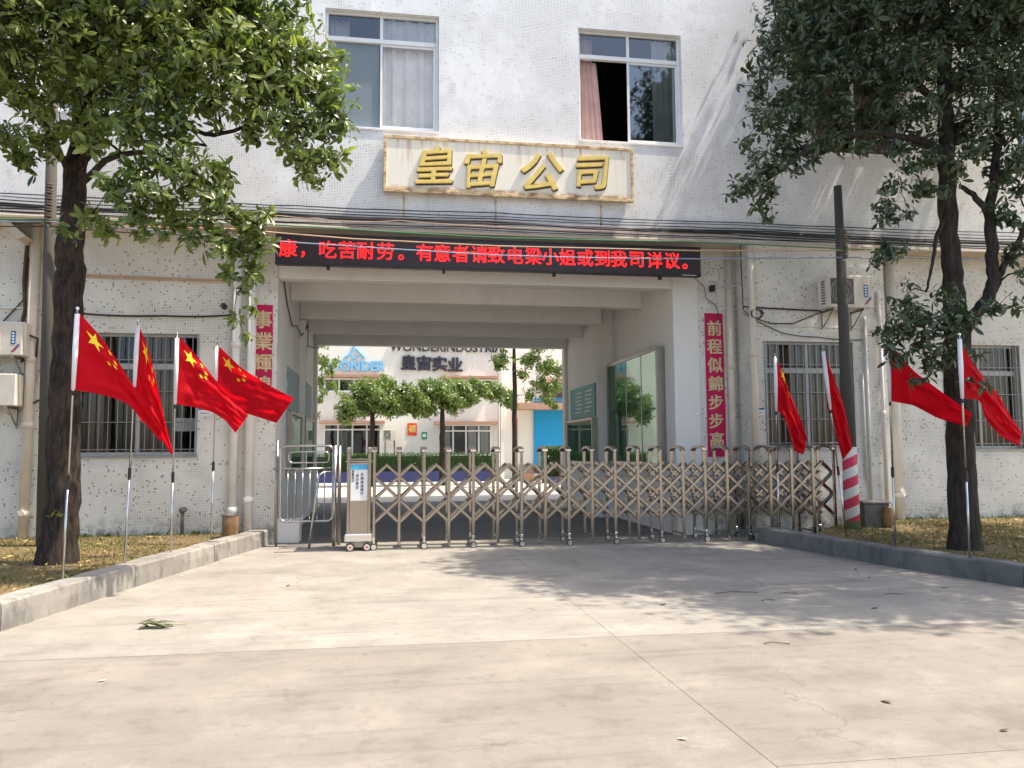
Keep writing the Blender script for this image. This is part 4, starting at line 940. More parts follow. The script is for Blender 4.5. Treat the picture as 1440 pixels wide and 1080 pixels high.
# ================================================================== FLAGS
STAR = [(5/30, 5/20, 3/20, 0.0)]
def flag(label, base, top, T, Bm, yb, yt, Yf, waves=2.2, amp=.035, vis=None, seed=1, sk=.66):
    """base/top: pole ends in the photo; T,Bm: upper and lower cloth edges (image x,y); Yf: distance range hoist -> fly"""
    P0 = at(*base, yb); P1 = at(*top, yt); loc = Vector((P0.x, P0.y, .2))
    t = thing('flag', loc, label, 'flag', 'red flags standing along the two kerbs')
    ax = (P1-P0).normalized(); L = (P1-P0).length
    def on(u): return P0+ax*(L*u)
    u1 = ((at(*Bm[0], (yb+yt)/2)-P0).dot(ax))/L; u1 = max(.3, min(.95, u1))
    um = u1*.52
    obj('lower_pole', MB().tube([on(-.05), on(um)], .0135, 10), 'steel_g', t, smooth=True)
    obj('coupler', MB().tube([on(um-.03), on(um+.015)], .021, 10), 'black', t)
    obj('upper_pole', MB().tube([on(um), on(1.0)], .0105, 10), 'steel_g', t, smooth=True)
    obj('coupler', MB().tube([on(u1-.022), on(u1-.004)], .017, 10), 'black', t)
    obj('finial', MB().lathe([(.012, 0), (.02, .012), (.016, .03), (.004, .04)], on(1.0), 10), 'chrome', t)
    # sleeve
    obj('sleeve', MB().tube([on(u1), on((1+u1)/2), on(.985)], [.020, .030, .026], 10), 'sleeve', t, smooth=True)
    def interp(pts, u):
        n = len(pts)-1; ls = [0]
        for i in range(n): ls.append(ls[-1]+math.dist(pts[i], pts[i+1]))
        s = u*ls[-1]
        for i in range(n):
            if s <= ls[i+1]+1e-9:
                k = (s-ls[i])/max(1e-6, ls[i+1]-ls[i]); return (pts[i][0]+(pts[i+1][0]-pts[i][0])*k, pts[i][1]+(pts[i+1][1]-pts[i][1])*k)
        return pts[-1]
    def smooth_i(pts, u):
        a = interp(pts, max(0, u-.05)); b = interp(pts, u); c = interp(pts, min(1, u+.05))
        return (b if u < .03 or u > .97 else ((a[0]+2*b[0]+c[0])/4, (a[1]+2*b[1]+c[1])/4))
    ph = seed*1.3
    def S(u, v):
        a = smooth_i(T, u); b = smooth_i(Bm, u); px = a[0]*(1-v)+b[0]*v; py = a[1]*(1-v)+b[1]*v
        Y = (yt*(1-v)+yb*v)*(1-u)*1.0+(yt+Yf)*u if False else ((yt*(1-v)+((yb+yt)/2)*v)+Yf*u)
        k = min(1, u*4)
        Y += k*amp*(math.sin(waves*6.28*u+2.6*v+ph)*1.0+.6*math.sin(11*(v-.35*u)+ph*2+3*u)+.35*math.sin(23*(v+.5*u)+ph)+.22*math.sin(31*(u-.4*v)+ph*3)*math.sin(9*v+ph))
        return at(px, py, Y)
    nu, nv = 44, 28; mb = MB()
    for j in range(nv+1):
        for i in range(nu+1): mb.v.append(tuple(S(i/nu, j/nv)))
    for j in range(nv):
        for i in range(nu):
            a = j*(nu+1)+i; mb.f.append((a, a+1, a+nu+2, a+nu+1))
    me = bpy.data.meshes.new('cloth'); me.from_pydata(mb.v, [], mb.f); me.materials.append(M['flag'])
    for p in me.polygons: p.use_smooth = True
    link('cloth', me, t)
    if vis is not False:
        stars = [(5/30, 5/20, .15, 0)]+[(x/30, y/20, .05, a) for x, y, a in ((10, 2, .6), (12, 4, 1.0), (12, 7, .1), (10, 9, .8))]
        stars = [(a_, b_*sk, c_, d_) for a_, b_, c_, d_ in stars]
        for su, sv, sr, rot in stars:
            mb = MB(); ring = []
            def pt(r, a):
                u = su+math.sin(a)*r*2/3; v = sv-math.cos(a)*r*(.5+.5*sk); p = S(max(0.001, u), max(0.001, v)); d = (cam.location-p).normalized(); return p+d*.006
            c = pt(0, 0); mb.v.append(tuple(c))
            for k in range(20):
                a = rot+2*math.pi*k/20; q = k % 4; rr = {0: 1.0, 1: .62, 2: .382, 3: .62}[q]
                # points between tip and notch lie on a straight edge
                if q in (1, 3):
                    a0, a1 = rot+2*math.pi*((k-1) if q == 1 else (k+1))/20, rot+2*math.pi*((k+1) if q == 1 else (k-1))/20
                    x = (math.sin(a0)*1.0+math.sin(a1)*.382)/2; y = (math.cos(a0)*1.0+math.cos(a1)*.382)/2
                    rr = math.hypot(x, y); a = math.atan2(x, y)
                mb.v.append(tuple(pt(sr*rr, a)))
            for k in range(20): mb.f.append((0, 1+k, 1+(k+1) % 20))
            obj('star', mb, 'yellow', t)
    return t
flag('red flag with a large yellow star, nearest to the left tree trunk', (88, 815), (109, 436), [(113, 441), (144, 476), (168, 511), (190, 546), (212, 580), (227, 604)], [(99, 548), (130, 552), (159, 559), (180, 568), (200, 590), (226, 622)], 9.34, 9.2, .35, seed=1)
flag('red flag folded narrow in front of the barred window, second from the left', (175, 793), (194, 453), [(196, 459), (207, 486), (215, 515), (224, 553), (232, 594), (243, 636)], [(191, 544), (190, 575), (196, 590), (212, 600), (228, 618), (241, 640)], 10.49, 10.3, .3, 1.5, .05, seed=2.2, sk=.5)
flag('red flag third from the left, its tip hanging before the white pipes', (240, 778), (249, 471), [(252, 473), (275, 498), (300, 530), (325, 560), (349, 584)], [(247, 568), (275, 573), (300, 580), (318, 592), (331, 609)], 11.46, 11.3, .4, seed=3.1)
flag('red flag closest to the passage on the left side, blown out to the right', (297, 756), (305, 484), [(307, 486), (340, 518), (375, 540), (413, 560)], [(302, 560), (325, 577), (352, 583), (389, 595)], 13.0, 12.9, -.5, seed=4.5)
flag('limp red flag left of the striped pole, showing a piece of yellow star', (1095, 742), (1090, 500), [(1092, 506), (1102, 523), (1110, 553), (1123, 582), (1135, 616)], [(1092, 578), (1100, 581), (1109, 604), (1117, 634), (1130, 640)], 12.7, 12.6, .2, 1.5, .05, seed=5, sk=.4)
flag('limp plain red flag hanging in front of the striped pole base', (1190, 752), (1157, 490), [(1161, 500), (1172, 530), (1186, 567), (1193, 600), (1199, 630)], [(1163, 576), (1170, 580), (1175, 606), (1181, 632), (1185, 647)], 11.7, 11.6, .2, 1.4, .05, vis=False, seed=6)
flag('red flag spreading across the right tree trunk, left of the last flag', (1259, 768), (1248, 470), [(1252, 483), (1285, 522), (1320, 548), (1367, 582)], [(1252, 564), (1285, 570), (1318, 588), (1359, 600)], 10.23, 10.1, -.6, vis=False, seed=7)
flag('red flag at the right picture edge before the far barred window', (1364, 784), (1349, 472), [(1353, 486), (1374, 518), (1405, 556), (1418, 581), (1437, 607)], [(1353, 560), (1378, 562), (1386, 590), (1407, 614), (1434, 628)], 9.0, 8.9, .25, 1.6, .04, vis=False, seed=8)

# ================================================================== SMALL THINGS
px = -2.47
t = thing('metal_drum', (px, 13.75, .2), 'small brown metal drum standing at the foot of the white drain pipes', 'drum')
obj('shell', MB().lathe([(.125, 0), (.13, .03), (.128, .2), (.13, .38), (.125, .385), (.11, .385), (.11, .30)], (-2.47, 13.8, .18), 20), 'pot', t, smooth=True)
obj('rim', MB().tube([(-2.47+.13*math.cos(a*.314), 13.8+.13*math.sin(a*.314), .57) for a in range(21)], .01, 5, False), 'steel_d', t)
t = thing('block_tub', (8.5, 13.3, .2), 'dark stained cement tub standing right of the striped pole', 'planter')
bx0, bx1 = at(1208, 730, 13.3).x, at(1247, 730, 13.3).x
obj('tub', MB().prismz([(bx0, 13.15), (bx1-.1, 13.05), (bx1, 13.4), (bx0+.1, 13.55)], .15, .62), 'cement', t, bevel=.02)
obj('ledge', MB().prismz([(bx0-.02, 13.13), (bx1-.08, 13.03), (bx1+.02, 13.4), (bx0+.08, 13.57)], .622, .66), 'kerb', t, bevel=.008)
tag(obj('clay_jar', MB().lathe([(.06, 0), (.09, .06), (.10, .22), (.08, .34), (.085, .36)], (at(1251, 730, 13.0).x, 13.05, .2), 16), 'pot', smooth=True), 'small orange brown jar beside the dark cement tub', 'jar')
tag(obj('standpipe', MB().tube([(-3.35, YF-.12, .2), (-3.35, YF-.12, .62)], .03, 10).tube([(-3.35, YF-.16, .62), (-3.35, YF-.04, .62)], .05, 10), 'cement', smooth=True), 'stubby water standpipe at the wall under the left barred window', 'pipe')

def leafmesh(L=.13, W=.045, fold=.35, droop=.25):
    v = [(0, 0, 0)]; f = []
    seg = [(.25, .55), (.55, 1.0), (.82, .78)]
    for s, wd in seg:
        z = -droop*L*s*s; v += [(-W/2*wd, L*s, z+fold*W/2*wd*.6), (0, L*s, z), (W/2*wd, L*s, z+fold*W/2*wd*.6)]
    v.append((0, L, -droop*L))
    f = [(0, 2, 1), (0, 3, 2), (1, 2, 5, 4), (2, 3, 6, 5), (4, 5, 8, 7), (5, 6, 9, 8), (7, 8, 10), (8, 9, 10)]
    return np.array(v), f
LV, LF = leafmesh()
def whorl_arr(n, size, droop_a, spin):
    vs, fs = [], []
    for i in range(n):
        a = spin+2*math.pi*i/n+random.gauss(0, .30); tilt = droop_a+random.gauss(0, .38); s = size*random.uniform(.55, 1.2)
        m = (Matrix.Rotation(a, 3, 'Z') @ Matrix.Rotation(tilt, 3, 'X') @ Matrix.Translation((0, .02, 0)).to_3x3())
        m = np.array(m); p = (LV*s+np.array([0, .012, 0])) @ m.T
        o = sum(len(x) for x in vs); vs.append(p); fs += [tuple(k+o for k in q) for q in LF]
    return np.concatenate(vs), fs
WH = [whorl_arr(random.choice((3, 4, 5, 6, 7, 8)), random.choice((.8, 1.0, 1.0, 1.12)), random.choice((.3, .0, -.35, -.7, -1.0)), random.random()*6) for _ in range(40)]
WHM = []
def np_mesh(name, V, F, mats, mi=None):
    me = bpy.data.meshes.new(name); me.from_pydata(V.tolist(), [], F)
    for m in mats: me.materials.append(m)
    if mi is not None: me.polygons.foreach_set('material_index', mi)
    me.update(); return me

def tree(name, base, label, limbs, blobs, leafmat, barkmat, hero=300, scale=1.0, group=None, dens=1.0, trunk_flare=None, yfun=None):
    t = thing(name, base, label, 'tree', group)
    nodes = []
    tm = MB(); lm_list = []
    for i, (pts, rs) in enumerate(limbs):
        pp = [Vector(p) for p in pts]
        # smooth subdivide
        P, RR = [], []
        for k in range(len(pp)-1):
            p0 = pp[max(0, k-1)]; p1 = pp[k]; p2 = pp[k+1]; p3 = pp[min(len(pp)-1, k+2)]
            for s in range(5):
                u = s/5; q = .5*((2*p1)+(p2-p0)*u+(2*p0-5*p1+4*p2-p3)*u*u+(3*p1-p0-3*p2+p3)*u**3)
                j = .0 if i == 0 and k == 0 else .012
                P.append(q+Vector((random.gauss(0, j), random.gauss(0, j), 0))); RR.append((rs[k]*(1-u)+rs[k+1]*u)*random.uniform(.985, 1.015))
        P.append(pp[-1]); RR.append(rs[-1]); nodes += [(p, r) for p, r in zip(P, RR)]
        obj('trunk' if i == 0 else 'limb', MB().tube(P, RR, 14 if i == 0 else 9), barkmat, t, smooth=True)
    bt = MB(); centers = []
    for (c, r) in blobs:
        c = Vector(c); near = min(nodes, key=lambda q: (q[0]-c).length+max(0, q[0].z-c.z)*.5)
        a = near[0]; d = (c-a)
        if d.length > .3:
            side = Vector((random.uniform(-.15, .15), random.uniform(-.15, .15), random.uniform(.0, .22)))*d.length
            P = [a, a+d*.33+side, a+d*.68+side*.8, c]; r0 = min(near[1]*.7, .012+.014*d.length)
            bt.tube(P, [r0, r0*.75, r0*.5, .008], 6, False)
            nodes += [(P[1], r0*.7), (P[2], r0*.5)]
        nodes.append((c, .012))
        n = max(4, int(dens*285*r*r/(scale*scale)*(1.0 if r > .3 else 1.3)*(1.35 if r >= .9 else 1)))
        for _ in range(n):
            while True:
                q = Vector((random.uniform(-1, 1), random.uniform(-1, 1), random.uniform(-1, 1)))
                if .18 < q.length < 1: break
            q = q*(q.length**-.35)*(.8+.35*math.sin(q.x*5+q.z*4+r*9))
            p = c+Vector((q.x*r, q.y*r*1.25, q.z*r*.78)); centers.append((p, c))
            if random.random() < .35:
                m = c.lerp(p, .55)+Vector((0, 0, -.05*r)); bt.tube([c, m, p], [.007, .005, .003], 3, False)
    obj('branches', bt, barkmat, t)['kind'] = 'stuff'
    centers.sort(key=lambda q: (q[0]-cam.location).length)
    def ori(p, c):
        out = (p-c); out.z += .35*abs(out.length)+.02; 
        if out.length < 1e-4: out = Vector((0, 0, 1))
        out = out.normalized()+Vector((random.gauss(0, .35), random.gauss(0, .35), random.gauss(.15, .35)))
        return out.to_track_quat('Z', 'Y').to_matrix() @ Matrix.Rotation(random.uniform(0, 6.28), 3, 'Z')
    vis = [c for c in centers]
    heroes = []
    if hero:
        f2 = []
        for p, c in vis:
            d = p-cam.location; de = d.dot(_f); pxx = 720+FPX*d.dot(_r2)/de; pyy = 540-FPX*d.dot(_u2)/de
            if len(heroes) < hero and -20 < pxx < 1460 and -20 < pyy < 700: heroes.append((p, c))
            else: f2.append((p, c))
        vis = f2
        hm = []
        for V, F in WH[:24]:
            hm.append(np_mesh('leaf_cluster', V*scale, F, [M[leafmat]]))
        for p, c in heroes:
            o = bpy.data.objects.new('leaf_cluster', random.choice(hm)); C.objects.link(o); o.parent = t
            s = random.uniform(.8, 1.2); m4 = ori(p, c).to_4x4(); m4.translation = p-t.location
            o.matrix_local = m4 @ Matrix.Scale(s, 4)
    VV, FF, off = [], [], 0
    for p, c in vis:
        V, F = random.choice(WH); m = np.array(ori(p, c)); s = scale*random.uniform(.75, 1.25)
        VV.append((V*s) @ m.T + np.array(p)); FF += [tuple(k+off for k in q) for q in F]; off += len(V)
    me = np_mesh('crown', np.concatenate(VV), FF, [M[leafmat]]); o = link('crown', me, t); o['kind'] = 'stuff'
    return t

def B(lst, jit=.5):
    out = []
    for (px, py, Y, r) in lst:
        out.append((at(px, py, Y), r))
        if r > .45: out.append((at(px+random.uniform(-35, 35), py+random.uniform(-25, 25), Y+random.uniform(.6, 1.2)), r*.85))
    return out
# left tree
def A_(px, py, Y): return tuple(at(px, py, Y))
Lbase = at(78, 795, 11.1)
Llimbs = [
 ([(Lbase.x, 11.15, .12), A_(82, 760, 11.12), A_(88, 690, 11.1), A_(90, 600, 11.1), A_(94, 500, 11.1), A_(97, 400, 11.1), A_(99, 350, 11.1), A_(103, 280, 11.1), A_(112, 200, 11.1), A_(118, 120, 11.0), A_(128, 20, 10.9), A_(150, -90, 10.7)],
  [.29, .225, .20, .20, .17, .18, .17, .145, .13, .12, .10, .06]),
 ([A_(108, 240, 11.05), A_(140, 190, 10.7), A_(190, 150, 10.3), A_(250, 130, 10.0), A_(330, 120, 9.8), A_(400, 110, 9.6)], [.07, .055, .05, .04, .03, .02]),
 ([A_(118, 150, 11.0), A_(160, 90, 10.6), A_(230, 40, 10.2), A_(320, 0, 9.9), A_(400, -20, 9.7)], [.08, .06, .05, .04, .02]),
 ([A_(104, 270, 11.05), A_(150, 225, 10.5), A_(210, 215, 10.0), A_(270, 240, 9.6), A_(320, 280, 9.4)], [.05, .04, .03, .025, .015]),
 ([A_(120, 180, 11.0), A_(180, 168, 10.6), A_(240, 195, 10.2), A_(290, 205, 9.8)], [.04, .03, .025, .015]),
 ([A_(105, 240, 11.1), A_(80, 215, 10.8), A_(65, 180, 10.6), A_(30, 120, 10.2), A_(-40, 80, 10.0)], [.06, .05, .04, .03, .02]),
 ([A_(122, 90, 11.0), A_(80, 20, 10.7), A_(20, -40, 10.4)], [.07, .05, .03]),
 ([A_(250, 170, 10.0), A_(300, 190, 9.8), A_(370, 170, 9.6), A_(430, 180, 9.5)], [.03, .025, .02, .012]),
]
Lb = B([(20, 20, 9.6, .7), (95, 10, 10, .75), (170, 25, 9.6, .75), (250, 25, 9.8, .75), (330, 20, 9.6, .7), (400, 15, 9.6, .42), (30, 80, 9.8, .55), (110, 70, 10.1, .6), (180, 90, 9.8, .55), (250, 90, 9.5, .6), (320, 85, 9.4, .6), (390, 70, 9.5, .5), (440, 80, 9.5, .42), (410, 120, 9.4, .5), (455, 130, 9.5, .42), (478, 165, 9.5, .25),
        (360, 130, 9.5, .45), (300, 140, 9.5, .4), (230, 135, 9.4, .4), (400, 175, 9.4, .42), (450, 180, 9.5, .36), (425, 215, 9.5, .32), (462, 220, 9.5, .24), (440, 250, 9.5, .2), (20, 130, 10.2, .35), (60, 150, 10.2, .3), (15, 190, 10.3, .36), (60, 200, 10.4, .32), (35, 225, 10.4, .22), (90, 130, 10.2, .3), (150, 130, 9.8, .35), (350, 180, 9.5, .28),
        (150, 165, 9.8, .32), (200, 170, 9.5, .3), (255, 175, 9.4, .28), (95, 180, 10.3, .24), (190, 190, 9.4, .30), (130, 200, 9.9, .25), (240, 225, 9.3, .36), (195, 240, 9.3, .32), (160, 265, 9.3, .26), (270, 255, 9.2, .34), (225, 275, 9.2, .3), (300, 275, 9.2, .26), (310, 240, 9.3, .26), (190, 300, 9.3, .24), (250, 310, 9.2, .22), (130, 300, 9.8, .18), (95, 325, 10.2, .14), (150, 320, 9.6, .18), (290, 310, 9.2, .2), (330, 300, 9.2, .24), (355, 320, 9.2, .22), (335, 345, 9.2, .22), (355, 370, 9.2, .18), (320, 380, 9.2, .14), (300, 330, 9.2, .15), (200, 325, 9.2, .14), (375, 300, 9.2, .14), (365, 345, 9.2, .18), (350, 390, 9.2, .14), (310, 345, 9.2, .2), (275, 335, 9.2, .14), (230, 330, 9.2, .12), (340, 405, 9.3, .1), (330, 450, 9.4, .09), (345, 470, 9.4, .09), (355, 430, 9.4, .07),
        (40, -60, 10, 1.0), (160, -70, 10, 1.1), (290, -60, 9.8, .95), (-70, 30, 10, .9), (-90, 130, 10.4, .6), (100, -160, 10.5, 1.0), (240, -160, 10.3, .9)])
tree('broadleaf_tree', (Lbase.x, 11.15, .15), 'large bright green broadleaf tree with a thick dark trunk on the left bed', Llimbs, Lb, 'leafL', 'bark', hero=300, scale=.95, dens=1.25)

Rb0 = at(1357, 775, 10.1)
Rlimbs = [
 ([(Rb0.x, 10.1, .12), A_(1356, 740, 10.1), A_(1352, 650, 10.1), A_(1348, 560, 10.1), A_(1346, 470, 10.1), A_(1340, 400, 10.1), A_(1334, 330, 10.1), A_(1332, 260, 10.1), A_(1330, 180, 10.1), A_(1328, 90, 10.1), A_(1326, -20, 10.1), A_(1320, -120, 10.2)],
  [.26, .20, .185, .18, .17, .14, .125, .12, .11, .10, .08, .05]),
 ([A_(1350, 500, 10.05), A_(1362, 455, 9.9), A_(1385, 425, 9.8), A_(1396, 400, 9.75), A_(1394, 350, 9.75), A_(1390, 300, 9.8), A_(1399, 250, 9.9), A_(1404, 180, 10), A_(1400, 100, 10)], [.10, .085, .085, .085, .08, .075, .06, .05, .03]),
 ([A_(1395, 320, 9.8), A_(1378, 285, 9.85), A_(1350, 262, 10)], [.05, .045, .03]),
 ([A_(1398, 410, 9.75), A_(1412, 375, 9.7), A_(1432, 340, 9.6), A_(1450, 300, 9.5)], [.05, .045, .04, .03]),
 ([A_(1330, 220, 10.1), A_(1300, 200, 10.0), A_(1250, 190, 9.9), A_(1215, 185, 9.8), A_(1150, 200, 9.8)], [.06, .05, .04, .03, .02]),
 ([A_(1330, 160, 10.1), A_(1280, 110, 10.0), A_(1210, 70, 9.9), A_(1140, 50, 9.8)], [.06, .05, .04, .02]),
 ([A_(1215, 188, 9.8), A_(1150, 200, 9.8), A_(1110, 230, 9.8), A_(1070, 260, 9.8)], [.03, .025, .02, .012]),
 ([A_(1334, 300, 10.1), A_(1318, 330, 9.9), A_(1310, 370, 9.7), A_(1302, 410, 9.6)], [.035, .03, .022, .015]),
 ([A_(1328, 60, 10.1), A_(1370, 10, 9.9), A_(1430, -30, 9.8)], [.06, .05, .03]),
]
Rbl = B([(1110, 15, 10, .5), (1085, 70, 10, .42), (1068, 120, 10, .34), (1070, 170, 10, .26), (1050, 195, 10, .16), (1150, 40, 9.9, .6), (1210, 20, 9.9, .65), (1290, 20, 9.8, .7), (1370, 30, 9.7, .7), (1430, 30, 9.8, .7), (1160, 100, 9.8, .5), (1220, 90, 9.8, .55), (1290, 90, 9.6, .5), (1360, 100, 9.6, .5), (1420, 100, 9.6, .55), (1120, 130, 9.9, .4), (1125, 170, 9.9, .3), (1175, 150, 9.9, .35), (1240, 150, 9.8, .38), (1300, 150, 9.6, .38), (1385, 160, 9.6, .42), (1435, 170, 9.6, .4),
         (1100, 200, 9.9, .28), (1085, 235, 9.8, .26), (1055, 255, 9.8, .24), (1035, 268, 9.8, .18), (1070, 285, 9.8, .2), (1085, 265, 9.8, .18), (1078, 305, 9.8, .12), (1140, 205, 9.8, .22), (1170, 195, 9.8, .22), (1190, 215, 9.8, .12), (1215, 205, 9.8, .16), (1262, 205, 9.8, .22), (1280, 235, 9.7, .18), (1250, 260, 9.7, .2), (1235, 285, 9.7, .16), (1310, 225, 9.7, .24), (1320, 265, 9.7, .16), (1370, 210, 9.6, .26), (1425, 225, 9.6, .28), (1435, 265, 9.5, .22), (1400, 260, 9.6, .14), (1278, 300, 9.7, .1), (1238, 310, 9.7, .14), (1245, 340, 9.7, .14), (1232, 370, 9.7, .12), (1268, 350, 9.7, .1), (1390, 290, 9.6, .1), (1425, 310, 9.6, .16),
         (1270, 425, 9.4, .22), (1295, 440, 9.4, .32), (1265, 462, 9.4, .30), (1300, 478, 9.4, .32), (1270, 500, 9.4, .22), (1300, 510, 9.4, .2), (1332, 458, 9.4, .30), (1345, 490, 9.4, .18), (1250, 480, 9.4, .14), (1290, 535, 9.4, .13), (1330, 510, 9.4, .16), (1360, 530, 9.0, .1), (1370, 500, 9.0, .1), (1385, 540, 8.8, .07), (1330, 418, 9.5, .24), (1355, 440, 9.4, .2), (1280, 400, 9.5, .12), (1400, 432, 9.5, .2), (1410, 300, 9.6, .24), (1430, 350, 9.5, .2), (1300, 265, 9.7, .24), (1250, 300, 9.7, .2), (1245, 355, 9.7, .2), (1425, 430, 9.5, .14), (1435, 385, 9.4, .12), (1370, 450, 9.5, .14),
         (1150, -50, 10, .9), (1260, -70, 10, 1.0), (1380, -70, 9.9, 1.0), (1480, -30, 9.8, .9), (1500, 90, 9.8, .8), (1500, 200, 9.8, .6), (1200, -170, 10.3, 1.1), (1330, -190, 10.3, 1.2), (1450, -170, 10.1, 1.0), (1560, 20, 10, 1.1), (1600, -100, 10, 1.2)])
random.seed(21)
for (x, y, z, r) in ((8.0, 12.9, 9.6, .9), (9.0, 12.9, 10.4, 1.0), (8.3, 12.7, 11.4, 1.0), (9.8, 12.8, 9.4, .9), (10.6, 12.8, 10.6, 1.0), (9.6, 12.4, 12.0, 1.1), (11.6, 12.8, 9.6, .9), (7.6, 12.9, 8.6, .5), (8.3, 13.5, 10.0, .40), (8.9, 13.45, 10.9, .45), (9.6, 13.5, 10.0, .42), (9.3, 13.45, 12.0, .5), (10.3, 13.5, 11.0, .45), (9.9, 13.5, 9.0, .4), (10.9, 13.5, 10.0, .45), (10.4, 13.4, 12.2, .5), (11.5, 13.5, 11.2, .45), (9.0, 13.5, 9.2, .36), (11.6, 13.5, 9.4, .4), (8.5, 13.5, 11.8, .4), (12.4, 13.5, 10.4, .45), (7.4, 9.4, 9.8, 1.0), (9.5, 9.0, 10, 1.1), (11.0, 9.4, 9.5, 1.1), (8.4, 8.2, 9.0, .9), (10.2, 7.8, 8.8, .9), (12.2, 9.0, 8.2, 1.0), (8.2, 6.9, 8.8, 1.1), (9.6, 6.9, 8.9, 1.1), (11.0, 7.2, 8.8, 1.1), (7.2, 8.3, 9.4, 1.0), (8.8, 7.9, 9.9, 1.1), (10.4, 8.2, 10.2, 1.1), (12.0, 7.9, 9.6, 1.1), (7.6, 10.8, 10.6, 1.0), (9.0, 10.6, 11.2, 1.2), (10.6, 10.5, 11.4, 1.2), (12.0, 10.8, 10.2, 1.2), (11.5, 12.2, 10, 1.0), (8.2, 11.8, 9.2, .8), (9.4, 6.6, 9.4, 1.0), (10.4, 6.4, 9.4, 1.1), (8.0, 8.8, 10.6, 1.2), (9.6, 9.2, 11.2, 1.2), (11.0, 9.0, 11.0, 1.2), (7.0, 10.2, 10.2, 1.1), (8.4, 10.0, 11.6, 1.1), (12.6, 8.6, 9.6, 1.2), (13.4, 10.2, 8.6, 1.3), (13.8, 11.8, 7.6, 1.2), (13.2, 8.6, 7.4, 1.1), (12.0, 12.4, 8.4, 1.0)):
    Rbl.append((Vector((x, y, z)), r))  # crown clumps added out of view to shape shadows on drive and wall
Rbl += B([(1140, 150, 10.6, .42), (1180, 180, 10.5, .36), (1220, 170, 10.4, .42), (1260, 170, 10.3, .42), (1130, 110, 10.6, .42), (1150, 70, 10.6, .5), (1100, 150, 10.3, .32), (1230, 120, 10.5, .45), (1350, 180, 10.0, .4), (1400, 200, 10.2, .42), (1300, 200, 10.2, .3), (1340, 240, 9.8, .22), (1410, 240, 10, .34), (1150, 215, 10.1, .2), (1110, 215, 10.1, .26), (1060, 225, 9.9, .18), (1120, 240, 10, .14)])
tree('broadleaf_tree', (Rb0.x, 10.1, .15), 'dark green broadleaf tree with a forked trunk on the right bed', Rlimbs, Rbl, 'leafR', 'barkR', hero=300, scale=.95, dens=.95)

# fallen litter
def sprig(loc, n, label):
    t = thing('fallen_sprig', loc, label, 'leaves')
    for i in range(n):
        V, F = LV, LF; s = random.uniform(.8, 1.2); a = random.uniform(-.5, .5)-1.3
        m = np.array(Matrix.Rotation(a, 3, 'Z') @ Matrix.Rotation(random.uniform(-.1, .4), 3, 'X'))
        me = np_mesh('leaf', (V*s) @ m.T+np.array([loc[0]+random.uniform(-.16, .16), loc[1]+random.uniform(-.04, .04), .03+random.random()*.03]), F, [M['leafL']]); link('leaf', me, t)
    obj('twig', MB().tube([(loc[0]-.1, loc[1], .02), (loc[0]+.1, loc[1]+.03, .02), (loc[0]+.3, loc[1]+.12, .015)], .004, 5), 'leafdry', t)
g0 = at(222, 886, 8.1)
sprig((g0.x, 7.85, .0), 16, 'fallen sprig of green leaves lying on the driveway left of the middle')
def ground_at(px, py, z=0.004):
    d = (px-720)/FPX*_r2-(py-540)/FPX*_u2+_f; k = (z-CAMZ)/d.z; return Vector((d.x*k, d.y*k, z))
for (px, py, kind) in ((1120, 789, 'l'), (1113, 828, 'l'), (1430, 836, 'l'), (1137, 809, 'l'), (1335, 827, 'd'), (1202, 800, 'd'), (810, 779, 'l'), (868, 783, 'l'), (150, 957, 'w'), (408, 823, 'd'), (260, 810, 'w'), (310, 792, 'r'), (1222, 812, 'd'), (1083, 780, 'd'), (1256, 1040-50, 'd'), (1420, 1027, 'd'), (1235, 855, 'd'), (938, 850, 'd'), (1365, 847, 'w'), (968, 1041, 'w')):
    p = ground_at(px, py); a = random.uniform(0, 3.1); s = random.uniform(.6, 1.0)
    m = np.array(Matrix.Rotation(a, 3, 'Z')); V = (LV*s*np.array([1, .8, .4])) @ m.T+np.array([p.x, p.y, .012])
    tag(link('fallen_leaf', np_mesh('fallen_leaf', V, LF, [M[{'l': 'leafdry', 'd': 'twig', 'w': 'cable_w', 'r': 'redpaper'}[kind]]])), {'l': 'yellowish dry leaf lying on the driveway concrete', 'd': 'dark brown dry leaf lying on the concrete', 'w': 'small white scrap of paper lying on the concrete', 'r': 'small red scrap of paper beside the left kerb'}[kind], 'litter', 'leaves and scraps scattered on the concrete')
for (px, py, L) in ((1035, 834, .5), (1107, 835, .2), (1080, 845, .15), (1255, 836, .18), (1090, 905, .2)):
    p = ground_at(px, py); a = random.uniform(-.4, .4)
    tag(obj('fallen_twig', MB().tube([p+Vector((-L/2, 0, .006)), p+Vector((-.1*L, .05*L, .012)), p+Vector((L/2, -.12*L+a*.1, .006))], .004, 5), 'twig'), 'thin dark twig lying on the shaded driveway', 'litter', 'twigs scattered on the driveway')

